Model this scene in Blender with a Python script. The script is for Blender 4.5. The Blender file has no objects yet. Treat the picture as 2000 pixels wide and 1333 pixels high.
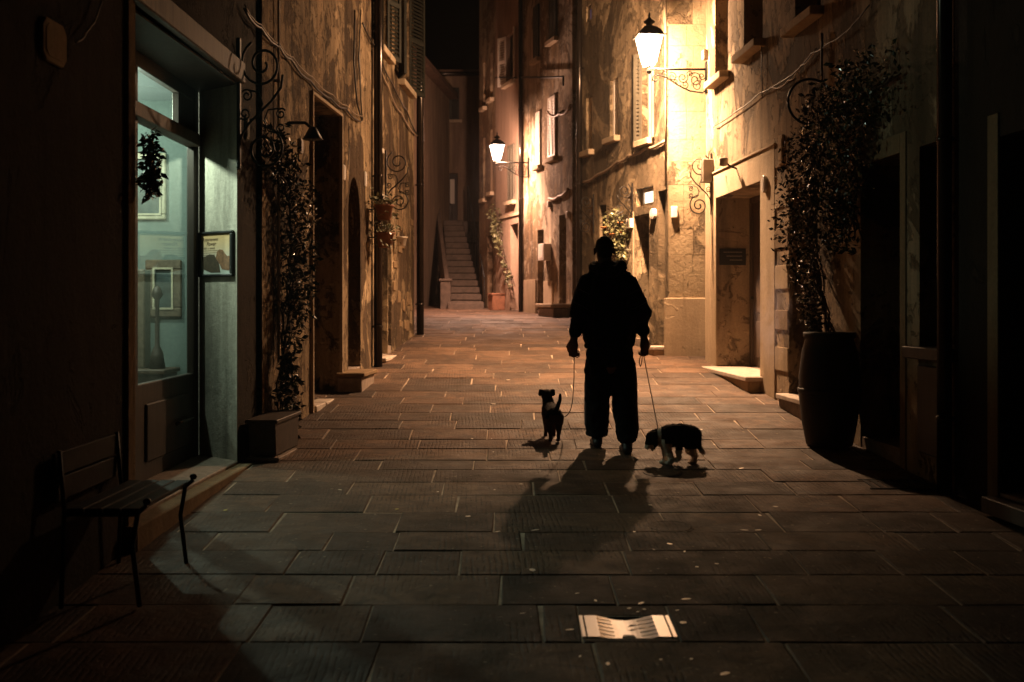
import bpy, bmesh, math, random
from mathutils import Vector, Matrix
random.seed(7)
R = random.Random(11)
sc = bpy.context.scene
COL = sc.collection
PI = math.pi

# ------------------------------------------------------------------ camera
F, HX, HY, EYE = 2133.0, 1000.0, 593.0, 1.705
cam_d = bpy.data.cameras.new('camera')
cam = bpy.data.objects.new('camera', cam_d); COL.objects.link(cam)
cam.location = (0, 0, EYE); cam.rotation_euler = (PI / 2, 0, 0)
cam_d.sensor_width = 36; cam_d.lens = 36 * F / 2000
cam_d.shift_y = (HY - 666.5) / 2000
cam_d.clip_start = 0.05; cam_d.clip_end = 500
cam_d.dof.use_dof = True; cam_d.dof.focus_distance = 9.2; cam_d.dof.aperture_fstop = 2.4
sc.camera = cam

# ------------------------------------------------------------------ world: a clear night sky, no moon
w = bpy.data.worlds.new('World'); sc.world = w; w.use_nodes = True
nt = w.node_tree; bg = nt.nodes['Background']
sky = nt.nodes.new('ShaderNodeTexSky'); sky.sky_type = 'NISHITA'; sky.sun_disc = False
sky.sun_elevation = math.radians(-4); sky.sun_rotation = math.radians(200)
nt.links.new(sky.outputs[0], bg.inputs[0]); bg.inputs[1].default_value = 0.004
sc.view_settings.view_transform = 'Standard'; sc.view_settings.look = 'None'
sc.view_settings.exposure = 0; sc.view_settings.gamma = 1
try: sc.view_settings.use_curve_mapping = False
except Exception: pass
sc.cycles.use_denoising = True
sc.cycles.max_bounces = 6; sc.cycles.diffuse_bounces = 4; sc.cycles.glossy_bounces = 3
sc.cycles.transparent_max_bounces = 12; sc.cycles.sample_clamp_indirect = 4
sc.cycles.caustics_reflective = False; sc.cycles.caustics_refractive = False

LAMP1_W, LAMP2_W, SHOP_W = 900.0, 520.0, 150.0
LAMP1_C, LAMP2_C, SHOP_C = (1, .585, .315), (1, .56, .38), (.88, 1.0, .78)

# ------------------------------------------------------------------ street level: the street climbs away from the camera
def gz(y):
    if y < 9: return .055 * y
    if y < 20: return .495 + .085 * (y - 9)
    return 1.43 + .027 * (y - 20)

# ------------------------------------------------------------------ materials
def nn(t, typ, **kw):
    n = t.nodes.new(typ)
    for k, v in kw.items():
        if k in n.inputs: n.inputs[k].default_value = v
        else: setattr(n, k, v)
    return n
def ramp(t, src, stops):
    r = t.nodes.new('ShaderNodeValToRGB'); e = r.color_ramp.elements
    while len(e) < len(stops): e.new(.5)
    for i, (p, c) in enumerate(stops):
        e[i].position = p; e[i].color = (c, c, c, 1) if isinstance(c, (int, float)) else (*c, 1)
    t.links.new(src, r.inputs[0]); return r.outputs[0]
def mixc(t, fac, a, b, mode='MIX'):
    m = t.nodes.new('ShaderNodeMix'); m.data_type = 'RGBA'; m.blend_type = mode
    for sock, v in ((m.inputs[0], fac), (m.inputs[6], a), (m.inputs[7], b)):
        if hasattr(v, 'links'): t.links.new(v, sock)
        elif isinstance(v, (int, float)): sock.default_value = v
        else: sock.default_value = (*v, 1)
    return m.outputs[2]
def math_(t, op, a, b=0.0):
    m = t.nodes.new('ShaderNodeMath'); m.operation = op
    for s, v in ((m.inputs[0], a), (m.inputs[1], b)):
        if hasattr(v, 'links'): t.links.new(v, s)
        else: s.default_value = v
    return m.outputs[0]
def noise(t, scale, vec=None, detail=6, rough=.6, dist=0.0, mul=None):
    if vec is None: vec = t.nodes.new('ShaderNodeNewGeometry').outputs['Position']
    if mul:
        mp = t.nodes.new('ShaderNodeMapping'); mp.inputs['Scale'].default_value = mul
        t.links.new(vec, mp.inputs[0]); vec = mp.outputs[0]
    n = nn(t, 'ShaderNodeTexNoise', Scale=scale, Detail=detail, Roughness=rough, Distortion=dist)
    t.links.new(vec, n.inputs['Vector']); return n.outputs['Fac']
def newmat(name):
    m = bpy.data.materials.new(name); m.use_nodes = True
    return m, m.node_tree, m.node_tree.nodes['Principled BSDF']
def bump(t, b, h, strength=.5, dist=.01, prev=None):
    n = nn(t, 'ShaderNodeBump', Strength=strength, Distance=dist)
    t.links.new(h, n.inputs['Height'])
    if prev: t.links.new(prev, n.inputs['Normal'])
    t.links.new(n.outputs[0], b.inputs['Normal']); return n.outputs[0]
def plaster(name, base, alt, under, scale=.8, thr=.55, streak=.45, seed=0.0, bstr=.6, rough=.9):
    if 'teal' not in name and 'white' not in name: base, alt, under = [(c[0], c[1] * .95, c[2] * .84) for c in (base, alt, under)]
    m, t, b = newmat(name)
    geo = t.nodes.new('ShaderNodeNewGeometry').outputs['Position']
    mp = t.nodes.new('ShaderNodeMapping'); mp.inputs['Location'].default_value = (seed, seed * 1.7, seed * .6)
    t.links.new(geo, mp.inputs[0]); v = mp.outputs[0]
    big = noise(t, scale * .55, v, 4, .55, .6)
    patch = ramp(t, noise(t, scale, v, 9, .66, .8, (1, 1, .75)), [(thr, 0), (thr + .025, 1)])
    patch2 = ramp(t, noise(t, scale * 2.3, v, 8, .6, .8), [(thr + .04, 0), (thr + .07, 1)])
    strk = ramp(t, noise(t, 5.0, v, 6, .65, .3, (1, 1, .14)), [(.35, 1 - streak), (.62, 1)])
    fine = noise(t, 38, v, 5, .7)
    c = mixc(t, ramp(t, big, [(.35, 0), (.62, 1)]), base, alt)
    c = mixc(t, patch2, c, tuple(x * 1.25 for x in base))
    c = mixc(t, patch, c, under)
    chips = ramp(t, noise(t, scale * 7, v, 6, .7, .6), [(thr + .045, 0), (thr + .065, 1)])
    c = mixc(t, math_(t, 'MULTIPLY', chips, .8), c, under)
    c = mixc(t, 1.0, c, strk, 'MULTIPLY')
    c = mixc(t, .45, c, ramp(t, fine, [(.3, .55), (.7, 1.15)]), 'MULTIPLY')
    t.links.new(c, b.inputs['Base Color']); b.inputs['Roughness'].default_value = rough
    b.inputs['Specular IOR Level'].default_value = .25
    h = math_(t, 'ADD', math_(t, 'ADD', math_(t, 'MULTIPLY', patch, -1.2), math_(t, 'MULTIPLY', chips, -.6)), math_(t, 'MULTIPLY', patch2, .7))
    n1 = bump(t, b, h, 1.0, .016)
    mid = noise(t, 6, v, 7, .65)
    bump(t, b, math_(t, 'ADD', math_(t, 'MULTIPLY', mid, 2.2), fine), bstr, .012, n1)
    return m
def simple(name, col, rough=.6, metal=0.0, var=.25, nscale=12, bstr=.15, spec=.5, mul=None):
    m, t, b = newmat(name)
    n = noise(t, nscale, None, 5, .6, .2, mul)
    lo = tuple(x * (1 - var) for x in col); hi = tuple(min(1, x * (1 + var)) for x in col)
    t.links.new(mixc(t, ramp(t, n, [(.3, 0), (.7, 1)]), lo, hi), b.inputs['Base Color'])
    b.inputs['Roughness'].default_value = rough; b.inputs['Metallic'].default_value = metal
    b.inputs['Specular IOR Level'].default_value = spec
    if bstr: bump(t, b, n, bstr, .01)
    return m
def emis(name, col, s):
    m, t, b = newmat(name); b.inputs['Base Color'].default_value = (*[c * .5 for c in col], 1)
    b.inputs['Emission Color'].default_value = (*col, 1); b.inputs['Emission Strength'].default_value = s
    return m
M = {}
M['r1'] = plaster('tan_plaster', (.34, .255, .18), (.44, .35, .26), (.15, .11, .075), .75, .535, .5, 3.1)
M['r2'] = plaster('peeling_plaster', (.40, .32, .23), (.29, .22, .15), (.15, .115, .08), .85, .50, .5, 9.4, 1.0)
M['r3a'] = plaster('patchy_ochre_plaster', (.24, .17, .105), (.18, .125, .08), (.50, .42, .34), .8, .515, .6, 17.3, 1.0)
M['r3b'] = plaster('pink_plaster', (.42, .31, .26), (.37, .27, .22), (.30, .22, .17), .5, .64, .3, 5.2)
M['r3c'] = plaster('brown_plaster', (.25, .17, .11), (.19, .13, .09), (.36, .28, .20), .8, .53, .5, 25.0)
M['l1'] = plaster('streaked_plaster', (.44, .34, .235), (.27, .195, .125), (.11, .075, .05), 1.1, .515, .65, 41.0, 1.2)
M['l0'] = plaster('shade_toned_render', (.034, .024, .017), (.028, .020, .014), (.03, .022, .016), .9, .6, .4, 7.7)  # near-black colour stands in for the shade of the foreground
M['r0'] = plaster('shade_toned_brown_render', (.030, .021, .015), (.025, .018, .013), (.028, .02, .015), .9, .6, .4, 13.7)  # shade of the near right wall put into its colour
M['end'] = plaster('grey_brown_plaster', (.30, .22, .17), (.25, .18, .14), (.2, .15, .11), .6, .62, .4, 2.2)
M['surround'] = plaster('smooth_pale_plaster', (.46, .37, .28), (.50, .41, .32), (.38, .29, .2), .7, .62, .25, 6.0, .3)
M['reveal'] = plaster('worn_white_plaster', (.50, .47, .40), (.44, .41, .35), (.30, .27, .22), 1.2, .66, .55, 8.8, .4)
M['quoin'] = plaster('brown_plaster_block', (.27, .19, .12), (.24, .17, .11), (.2, .14, .09), 1, .65, .3, 1.0)
M['ashlar'] = plaster('sandstone', (.31, .25, .18), (.26, .20, .14), (.19, .145, .10), 3, .62, .15, 4.0, .9)
M['stairs'] = simple('old_stair_stone', (.085, .06, .045), .8, 0, .35, 9, .5)
M['marble'] = simple('worn_marble', (.55, .47, .40), .45, 0, .2, 9)
M['stepstone'] = simple('grey_step_stone', (.26, .20, .16), .7, 0, .3, 14, .4)
M['wood'] = simple('dark_stained_wood', (.028, .019, .014), .55, 0, .4, 20, .2, .4, (1, 1, .08))
M['wood_mid'] = simple('weathered_wood', (.07, .045, .03), .6, 0, .4, 20, .3, .4, (1, 1, .08))
M['shutter'] = simple('painted_shutter', (.13, .115, .085), .6, 0, .2, 15, .1, .4, (1, 1, .2))
M['shutter_dark'] = simple('dark_green_shutter', (.022, .022, .016), .6, 0, .3, 15, .1, .4)
M['pale_paint'] = simple('pale_window_paint', (.62, .56, .48), .6, 0, .12, 10, .1)
M['iron'] = simple('wrought_iron', (.012, .010, .009), .45, .3, .3, 30, .2, .5)
M['lantern_iron'] = simple('matt_black_iron', (.006, .005, .004), .8, 0, .3, 30, .1, .15)
M['pipe'] = simple('drain_pipe', (.030, .022, .018), .2, .6, .3, 10, .05)
M['pipe_tan'] = simple('painted_pipe', (.34, .27, .2), .5, 0, .2, 8, .1)
M['cable'] = simple('black_cable', (.020, .015, .012), .4, 0, .3, 30, .1)
M['cable_pale'] = simple('pale_cable', (.26, .19, .13), .5, 0, .2, 30, .1)
M['black'] = simple('black_paint', (.008, .008, .009), .5, 0, .2, 10, 0)
M['white_plastic'] = simple('white_plastic', (.75, .70, .64), .4, 0, .06, 12, 0)
M['grey_plastic'] = simple('grey_plastic', (.26, .22, .18), .5, 0, .1, 12, 0)
M['terracotta'] = simple('terracotta', (.20, .085, .045), .75, 0, .3, 12, .2)
M['white_pot'] = simple('white_ceramic', (.62, .55, .45), .45, 0, .12, 12, .05)
M['planter'] = simple('dark_planter', (.045, .03, .022), .6, 0, .35, 15, .2)
M['urn'] = simple('dark_glazed_urn', (.010, .007, .006), .6, 0, .3, 8, .1)
M['cloth_black'] = simple('black_cloth', (.003, .0035, .005), .9, 0, .3, 25, .3, .15)
for m_ in (M['cloth_black'],):
    b__ = m_.node_tree.nodes['Principled BSDF']; b__.inputs['Sheen Weight'].default_value = .12; b__.inputs['Sheen Roughness'].default_value = .4
M['cloth_trim'] = simple('grey_cloth', (.16, .14, .15), .85, 0, .2, 25, .2, .2)
M['skin'] = simple('skin', (.16, .075, .05), .55, 0, .12, 20, .05)
M['hair'] = simple('cropped_hair', (.02, .015, .012), .8, 0, .3, 120, .6, .3)
M['leash'] = simple('leather_leash', (.03, .015, .01), .4, 0, .3, 40, .1)
M['frame_gilt'] = simple('pale_picture_frame', (.40, .36, .26), .5, 0, .3, 20, .2)
M['frame_dark'] = simple('carved_dark_frame', (.10, .075, .05), .5, 0, .4, 25, .5)
M['art'] = simple('dim_painting', (.035, .055, .055), .5, 0, .8, 4, 0)
M['teal'] = plaster('teal_shop_wall', (.15, .20, .185), (.17, .215, .205), (.12, .155, .15), .8, .7, .1, 1.2, .1)
M['ceil'] = simple('shop_ceiling', (.45, .50, .52), .8, 0, .05, 3, 0)
M['fleck'] = simple('pale_shiny_fleck', (.92, .80, .66), .5, .55, .1, 9, 0, 1.0)
M['leaf_litter'] = simple('yellow_leaf', (.45, .36, .07), .6, 0, .2, 9, 0)
M['flower'] = simple('orange_flower', (.40, .16, .05), .6, 0, .2, 9, 0)
M['violet'] = emis('violet_lit_glass', (.36, .34, .85), .32)
M['warm_lit'] = emis('warm_lit_glass', (1, .86, .66), 2.2)
M['curtain'] = simple('pale_curtain', (.66, .60, .52), .8, 0, .1, 14, .2, .2, (1, 1, .1))
M['roof'] = simple('roof_tiles', (.10, .055, .035), .8, 0, .3, 6, .4)
M['mortar'] = simple('pale_mortar', (.33, .25, .18), .85, 0, .75, 4, .5)

def foliage_mat(name, col, rough):
    m, t, b = newmat(name)
    oi = t.nodes.new('ShaderNodeNewGeometry')
    t.links.new(mixc(t, oi.outputs['Random Per Island'], tuple(c * .5 for c in col), tuple(c * 1.7 for c in col)), b.inputs['Base Color'])
    b.inputs['Roughness'].default_value = rough + .1; b.inputs['Specular IOR Level'].default_value = .9
    b.inputs['Coat Weight'].default_value = 1; b.inputs['Coat Roughness'].default_value = .14
    return m
M['leaf'] = foliage_mat('glossy_leaf', (.020, .028, .009), .11)
M['leaf_dull'] = foliage_mat('dry_leaf', (.10, .10, .035), .6)

def glass_mat(name, tint, refl=.10, transp=True):
    m, t, b = newmat(name); out = t.nodes['Material Output']
    if transp:
        tr = nn(t, 'ShaderNodeBsdfTransparent', Color=(*tint, 1))
        gl = nn(t, 'ShaderNodeBsdfGlossy', Roughness=.03)
        fr = nn(t, 'ShaderNodeFresnel', IOR=1.5)
        bf = t.nodes.new('ShaderNodeNewGeometry').outputs['Backfacing']
        t.links.new(math_(t, 'ADD', math_(t, 'MULTIPLY', bf, .667 - 1.5), 1.5), fr.inputs[0])
        mx = t.nodes.new('ShaderNodeMixShader')
        t.links.new(fr.outputs[0], mx.inputs[0]); t.links.new(tr.outputs[0], mx.inputs[1]); t.links.new(gl.outputs[0], mx.inputs[2])
        t.links.new(mx.outputs[0], out.inputs[0])
    else:
        b.inputs['Base Color'].default_value = (*tint, 1); b.inputs['Roughness'].default_value = .12
    return m
M['glass'] = glass_mat('clear_shop_glass', (.92, .97, .96))
M['dark_glass'] = glass_mat('dark_window_glass', (.006, .005, .005), transp=False)
def lantern_glass(name, col, s):
    m, t, b = newmat(name); out = t.nodes['Material Output']
    tr = nn(t, 'ShaderNodeBsdfTransparent', Color=(.9, .9, .9, 1)); e = nn(t, 'ShaderNodeEmission', Strength=s); e.inputs[0].default_value = (*col, 1)
    a = t.nodes.new('ShaderNodeAddShader'); t.links.new(tr.outputs[0], a.inputs[0]); t.links.new(e.outputs[0], a.inputs[1])
    t.links.new(a.outputs[0], out.inputs[0]); return m
M['lamp_glass1'] = lantern_glass('glowing_lantern_glass', (1, .86, .68), 6)
M['lamp_glass2'] = lantern_glass('glowing_pinkish_lantern_glass', (1, .82, .70), 6)

def paving_mat():
    m, t, b = newmat('chiselled_sandstone_paving')
    geo = t.nodes.new('ShaderNodeNewGeometry').outputs['Position']
    oi = t.nodes.new('ShaderNodeObjectInfo').outputs['Random']
    isl = t.nodes.new('ShaderNodeNewGeometry').outputs['Random Per Island']
    rnd = math_(t, 'FRACT', math_(t, 'ADD', oi, isl))
    c = mixc(t, rnd, (.050, .031, .021), (.155, .090, .055))
    big = noise(t, 1.3, geo, 6, .6, .5)
    c = mixc(t, .75, c, ramp(t, big, [(.3, .45), (.68, 1.25)]), 'MULTIPLY')
    med = noise(t, 9, geo, 6, .7, .2)
    c = mixc(t, .6, c, ramp(t, med, [(.3, .55), (.7, 1.3)]), 'MULTIPLY')
    stain = ramp(t, noise(t, 2.6, geo, 7, .65, 1.0), [(.50, 0), (.56, 1)])
    c = mixc(t, math_(t, 'MULTIPLY', stain, .45), c, (.035, .026, .02))
    spots = ramp(t, noise(t, 26, geo, 3, .5), [(.68, 0), (.72, 1)])
    c = mixc(t, math_(t, 'MULTIPLY', spots, .5), c, (.38, .29, .2))
    sx = t.nodes.new('ShaderNodeSeparateXYZ'); t.links.new(geo, sx.inputs[0])
    # chisel grooves: short ridges running up the street, broken up by noise, worn away in patches
    wob = noise(t, 3, geo, 3, .5)
    sn = math_(t, 'SINE', math_(t, 'ADD', math_(t, 'ADD', math_(t, 'MULTIPLY', sx.outputs[0], 200.0), math_(t, 'MULTIPLY', sx.outputs[1], 9.0)), math_(t, 'MULTIPLY', wob, 7.0)))
    gate = ramp(t, noise(t, 14, geo, 3, .6, 0, (2.2, .7, 1)), [(.44, 0), (.54, 1)])
    worn = ramp(t, noise(t, 1.7, geo, 4, .6), [(.44, .05), (.60, .9)])
    gr = math_(t, 'MULTIPLY', math_(t, 'MULTIPLY', ramp(t, sn, [(.0, 0), (.75, 1)]), gate), worn)
    c = mixc(t, math_(t, 'MULTIPLY', gr, .55), c, (.035, .027, .021))
    t.links.new(c, b.inputs['Base Color'])
    t.links.new(ramp(t, noise(t, 4, geo, 4, .6), [(.3, .58), (.7, .85)]), b.inputs['Roughness'])
    b.inputs['Specular IOR Level'].default_value = .3
    n1 = bump(t, b, math_(t, 'MULTIPLY', gr, -1.0), .8, .006)
    n2 = bump(t, b, math_(t, 'ADD', med, math_(t, 'MULTIPLY', big, 2.5)), .8, .012, n1)
    bump(t, b, noise(t, 70, geo, 5, .75), .75, .005, n2)
    return m
M['paving'] = paving_mat()

# ------------------------------------------------------------------ object helpers
def tag(o, label=None, cat=None, group=None, kind=None):
    if label: o['label'] = label
    if cat: o['category'] = cat
    if group: o['group'] = group
    if kind: o['kind'] = kind
    return o
def thing(name, label, cat, loc=(0, 0, 0), rz=0.0, group=None):
    o = bpy.data.objects.new(name, None); COL.objects.link(o)
    o.empty_display_size = .2; o.location = loc; o.rotation_euler = (0, 0, rz)
    return tag(o, label, cat, group)
def copy_tree(o, parent=None):
    c = o.copy(); COL.objects.link(c)
    if parent is not None: c.parent = parent
    for ch in list(o.children): copy_tree(ch, c)
    return c
class MB:
    def __init__(s): s.v = []; s.f = []
    def add(s, vs, fs):
        n = len(s.v); s.v += [tuple(p) for p in vs]; s.f += [tuple(i + n for i in f) for f in fs]; return s
    def box(s, x0, x1, y0, y1, z0, z1):
        return s.add([(x0, y0, z0), (x1, y0, z0), (x1, y1, z0), (x0, y1, z0), (x0, y0, z1), (x1, y0, z1), (x1, y1, z1), (x0, y1, z1)],
                     [(0, 3, 2, 1), (4, 5, 6, 7), (0, 1, 5, 4), (1, 2, 6, 5), (2, 3, 7, 6), (3, 0, 4, 7)])
    def prism(s, poly, a, b, axis='y'):
        n = len(poly); mk = {'y': lambda p, t: (p[0], t, p[1]), 'x': lambda p, t: (t, p[0], p[1]), 'z': lambda p, t: (p[0], p[1], t)}[axis]
        return s.add([mk(p, a) for p in poly] + [mk(p, b) for p in poly],
                     [tuple(range(n))[::-1], tuple(range(n, 2 * n))] + [(i, (i + 1) % n, n + (i + 1) % n, n + i) for i in range(n)])
    def tube(s, pts, r, n=6, caps=True):
        pts = [Vector(p) for p in pts]; m = len(pts); rs = r if isinstance(r, (list, tuple)) else [r] * m
        prev = None; base = len(s.v)
        for i, p in enumerate(pts):
            d = (pts[min(i + 1, m - 1)] - pts[max(i - 1, 0)])
            d = d.normalized() if d.length > 1e-9 else Vector((0, 0, 1))
            if prev is None:
                u = d.cross(Vector((0, 0, 1)));  u = u if u.length > .05 else d.cross(Vector((0, 1, 0)))
            else: u = prev - d * prev.dot(d)
            u.normalize(); prev = u; w_ = d.cross(u)
            for k in range(n):
                a = 2 * PI * k / n; s.v.append(tuple(p + (u * math.cos(a) + w_ * math.sin(a)) * rs[i]))
        for i in range(m - 1):
            for k in range(n):
                a, b = base + i * n + k, base + i * n + (k + 1) % n
                s.f.append((a, b, b + n, a + n))
        if caps:
            s.f.append(tuple(base + k for k in range(n))[::-1]); s.f.append(tuple(base + (m - 1) * n + k for k in range(n)))
        return s
    def lathe(s, prof, n=20, c=(0, 0, 0), sq=(1, 1), rot=0.0):
        base = len(s.v)
        for r, z in prof:
            for k in range(n):
                a = 2 * PI * k / n + rot; s.v.append((c[0] + r * sq[0] * math.cos(a), c[1] + r * sq[1] * math.sin(a), c[2] + z))
        for i in range(len(prof) - 1):
            for k in range(n):
                a, b = base + i * n + k, base + i * n + (k + 1) % n
                s.f.append((a, b, b + n, a + n))
        s.f.append(tuple(base + k for k in range(n))[::-1]); s.f.append(tuple(base + (len(prof) - 1) * n + k for k in range(n)))
        return s
    def build(s, name, mat, parent=None, smooth=False, bevel=0.0, loc=None):
        me = bpy.data.meshes.new(name); me.from_pydata(s.v, [], s.f); me.materials.append(mat)
        if smooth: me.shade_smooth()
        o = bpy.data.objects.new(name, me); COL.objects.link(o)
        if parent is not None: o.parent = parent
        if loc is not None: o.location = loc
        if bevel:
            b = o.modifiers.new('bevel', 'BEVEL'); b.width = bevel; b.segments = 1; b.limit_method = 'ANGLE'
        return o

class Facade:
    """a house front: local x runs along it, local y points out to the street, z is world height"""
    def __init__(s, A, B, name, label, z1, mat, depth=3.0, thick=.45):
        s.A = Vector(A); d = Vector(B) - s.A; s.L = d.length; s.d = d.normalized(); s.n = Vector((-s.d.y, s.d.x))
        s.rz = math.atan2(s.d.y, s.d.x); s.z1 = z1; s.mat = mat; s.holes = []; s.depth = depth; s.thick = thick; s.cap0 = s.cap1 = True; s.skip_far = False
        s.root = thing(name, label, 'building', (s.A.x, s.A.y, 0), s.rz)
        s.z0 = min(gz(s.A.y), gz(B[1])) - .4
    def k(s, px):
        u = (px - HX) / F  # the ray (u,1)t meets A + d k
        a = Matrix(((u, -s.d.x), (1, -s.d.y))); t, k = a.inverted() @ s.A
        return k
    def kd(s, px):
        u = (px - HX) / F; t, k = Matrix(((u, -s.d.x), (1, -s.d.y))).inverted() @ s.A; return k, t
    def kz(s, px, py):
        k, t = s.kd(px); return k, EYE + (HY - py) / F * t
    def W(s, k, o, z):
        p = s.A + s.d * k + s.n * o; return Vector((p.x, p.y, z))
    def g(s, k): return gz(s.A.y + s.d.y * k)
    def hole(s, pa, pb, z0, z1):
        k0, k1 = sorted((s.k(pa), s.k(pb))); s.holes.append((k0, k1, z0, z1)); return k0, k1, z0, z1
    def wall(s, z1=None):
        z1 = z1 or s.z1
        ks = sorted({0.0, s.L, *[h[0] for h in s.holes], *[h[1] for h in s.holes]})
        zs = sorted({s.z0, z1, *[max(h[2], s.z0) for h in s.holes], *[h[3] for h in s.holes]})
        mb = MB(); T = -s.thick
        def inh(a, b): return any(h[0] - 1e-6 < a < h[1] + 1e-6 and h[2] - 1e-6 < b < h[3] + 1e-6 for h in s.holes)
        for i in range(len(ks) - 1):
            for j in range(len(zs) - 1):
                x0, x1, y0, y1 = ks[i], ks[i + 1], zs[j], zs[j + 1]
                if inh((x0 + x1) / 2, (y0 + y1) / 2): continue
                mb.add([(x0, 0, y0), (x1, 0, y0), (x1, 0, y1), (x0, 0, y1)], [(3, 2, 1, 0)])
        for (a, b, c, d) in s.holes:
            c = max(c, s.z0)
            if not s.skip_far: mb.add([(a, 0, c), (a, T, c), (a, T, d), (a, 0, d)], [(3, 2, 1, 0)])
            mb.add([(b, 0, c), (b, T, c), (b, T, d), (b, 0, d)], [(0, 1, 2, 3)])
            mb.add([(a, 0, d), (b, 0, d), (b, T, d), (a, T, d)], [(3, 2, 1, 0)])
            mb.add([(a, 0, c), (b, 0, c), (b, T, c), (a, T, c)], [(0, 1, 2, 3)])
        if s.cap0: mb.add([(0, 0, s.z0), (0, -s.depth, s.z0), (0, -s.depth, z1), (0, 0, z1)], [(3, 2, 1, 0)])
        if s.cap1: mb.add([(s.L, 0, s.z0), (s.L, -s.depth, s.z0), (s.L, -s.depth, z1), (s.L, 0, z1)], [(0, 1, 2, 3)])
        mb.add([(0, -s.depth, s.z0), (s.L, -s.depth, s.z0), (s.L, -s.depth, z1), (0, -s.depth, z1)], [(0, 1, 2, 3)])
        s.wallo = mb.build('wall', s.mat, s.root)
        MB().box(-.02, s.L + .02, -s.depth - .05, .25, z1 + .002, z1 + .14).build('roof', M['roof'], s.root)
        return s.wallo

def window(f, h, depth=.16, mat=None, sill=True, shutters=None, smat=None, pane=None, crossbars=1, sillmat=None, mullion=True, sill_out=.10):
    k0, k1, z0, z1 = h; mat = mat or M['wood']; e = .003; t = .05; y1 = -depth; y0 = y1 - .05
    mb = MB()
    mb.box(k0 - e, k0 + t, y0, y1, z0 - e, z1 + e); mb.box(k1 - t, k1 + e, y0, y1, z0 - e, z1 + e)
    mb.box(k0 + t, k1 - t, y0 + .002, y1 - .002, z1 - t, z1 + e); mb.box(k0 + t, k1 - t, y0 + .002, y1 - .002, z0 - e, z0 + t)
    m = (k0 + k1) / 2
    cols = [(k0 + t, k1 - t)]
    if mullion:
        mb.box(m - .025, m + .025, y0 + .004, y1 + .006, z0 + t, z1 - t); cols = [(k0 + t, m - .025), (m + .025, k1 - t)]
    wo = mb.build('window', mat, f.root)
    for (a, b) in cols:
        zz = [z0 + t + (z1 - z0 - 2 * t) * i / (crossbars + 1) for i in range(crossbars + 2)]
        for i in range(crossbars + 1):
            MB().box(a - .004, b + .004, y0 + .018, y0 + .026, zz[i] + .012 * (i > 0), zz[i + 1] - .012 * (i < crossbars)).build('pane', pane or M['dark_glass'], wo)
        for i in range(1, crossbars + 1):
            MB().box(a - .003, b + .003, y0 + .008, y1 - .006, zz[i] - .014, zz[i] + .014).build('glazing_bar', mat, wo)
    # black sheet in place of the dark room behind
    MB().box(k0 - .05, k1 + .05, y0 - .2, y0 - .12, z0 - .05, z1 + .05).build('dark_backing', M['black'], wo)
    if sill:
        MB().box(k0 - .08, k1 + .08, y1 + .003, sill_out, z0 - .075, z0 + .012).build('sill', sillmat or M['surround'], wo, bevel=.008)
    if shutters:
        for side in (0, 1):
            wd = (k1 - k0) / 2
            rt = bpy.data.objects.new('shutter', None)
            ang = {'closed': 0, 'open': PI * .88, 'half': PI * .62, 'ajar': PI * .12}[shutters]
            mbs = MB(); n = max(6, int((z1 - z0) / .06))
            mbs.box(0, .05, 0, .035, 0, z1 - z0); mbs.box(wd - .055, wd - .005, 0, .035, 0, z1 - z0)
            for zz in (0, (z1 - z0) / 2 - .03, z1 - z0 - .06): mbs.box(.05, wd - .055, .002, .033, zz, zz + .06)
            so = mbs.build('shutter', smat or M['shutter'], wo)
            sl = MB()
            for i in range(n):
                zz = .06 + (z1 - z0 - .12) * i / n
                sl.add([(.05, .004, zz), (wd - .055, .004, zz), (wd - .055, .03, zz + .045), (.05, .03, zz + .045),
                        (.05, .010, zz), (wd - .055, .010, zz), (wd - .055, .036, zz + .045), (.05, .036, zz + .045)],
                       [(0, 1, 2, 3), (7, 6, 5, 4), (0, 4, 5, 1), (3, 2, 6, 7)])
            lo = sl.build('louvre', smat or M['shutter'], so); tag(lo, kind='stuff')
            if side == 0: so.location = (k0 + .004, .004, z0 + .004); so.rotation_euler = (0, 0, ang)
            else: so.location = (k1 - .004, .004, z0 + .004); so.scale = (-1, 1, 1); so.rotation_euler = (0, 0, -ang)
            lo.location = (0, 0, 0)
    return wo

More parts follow.
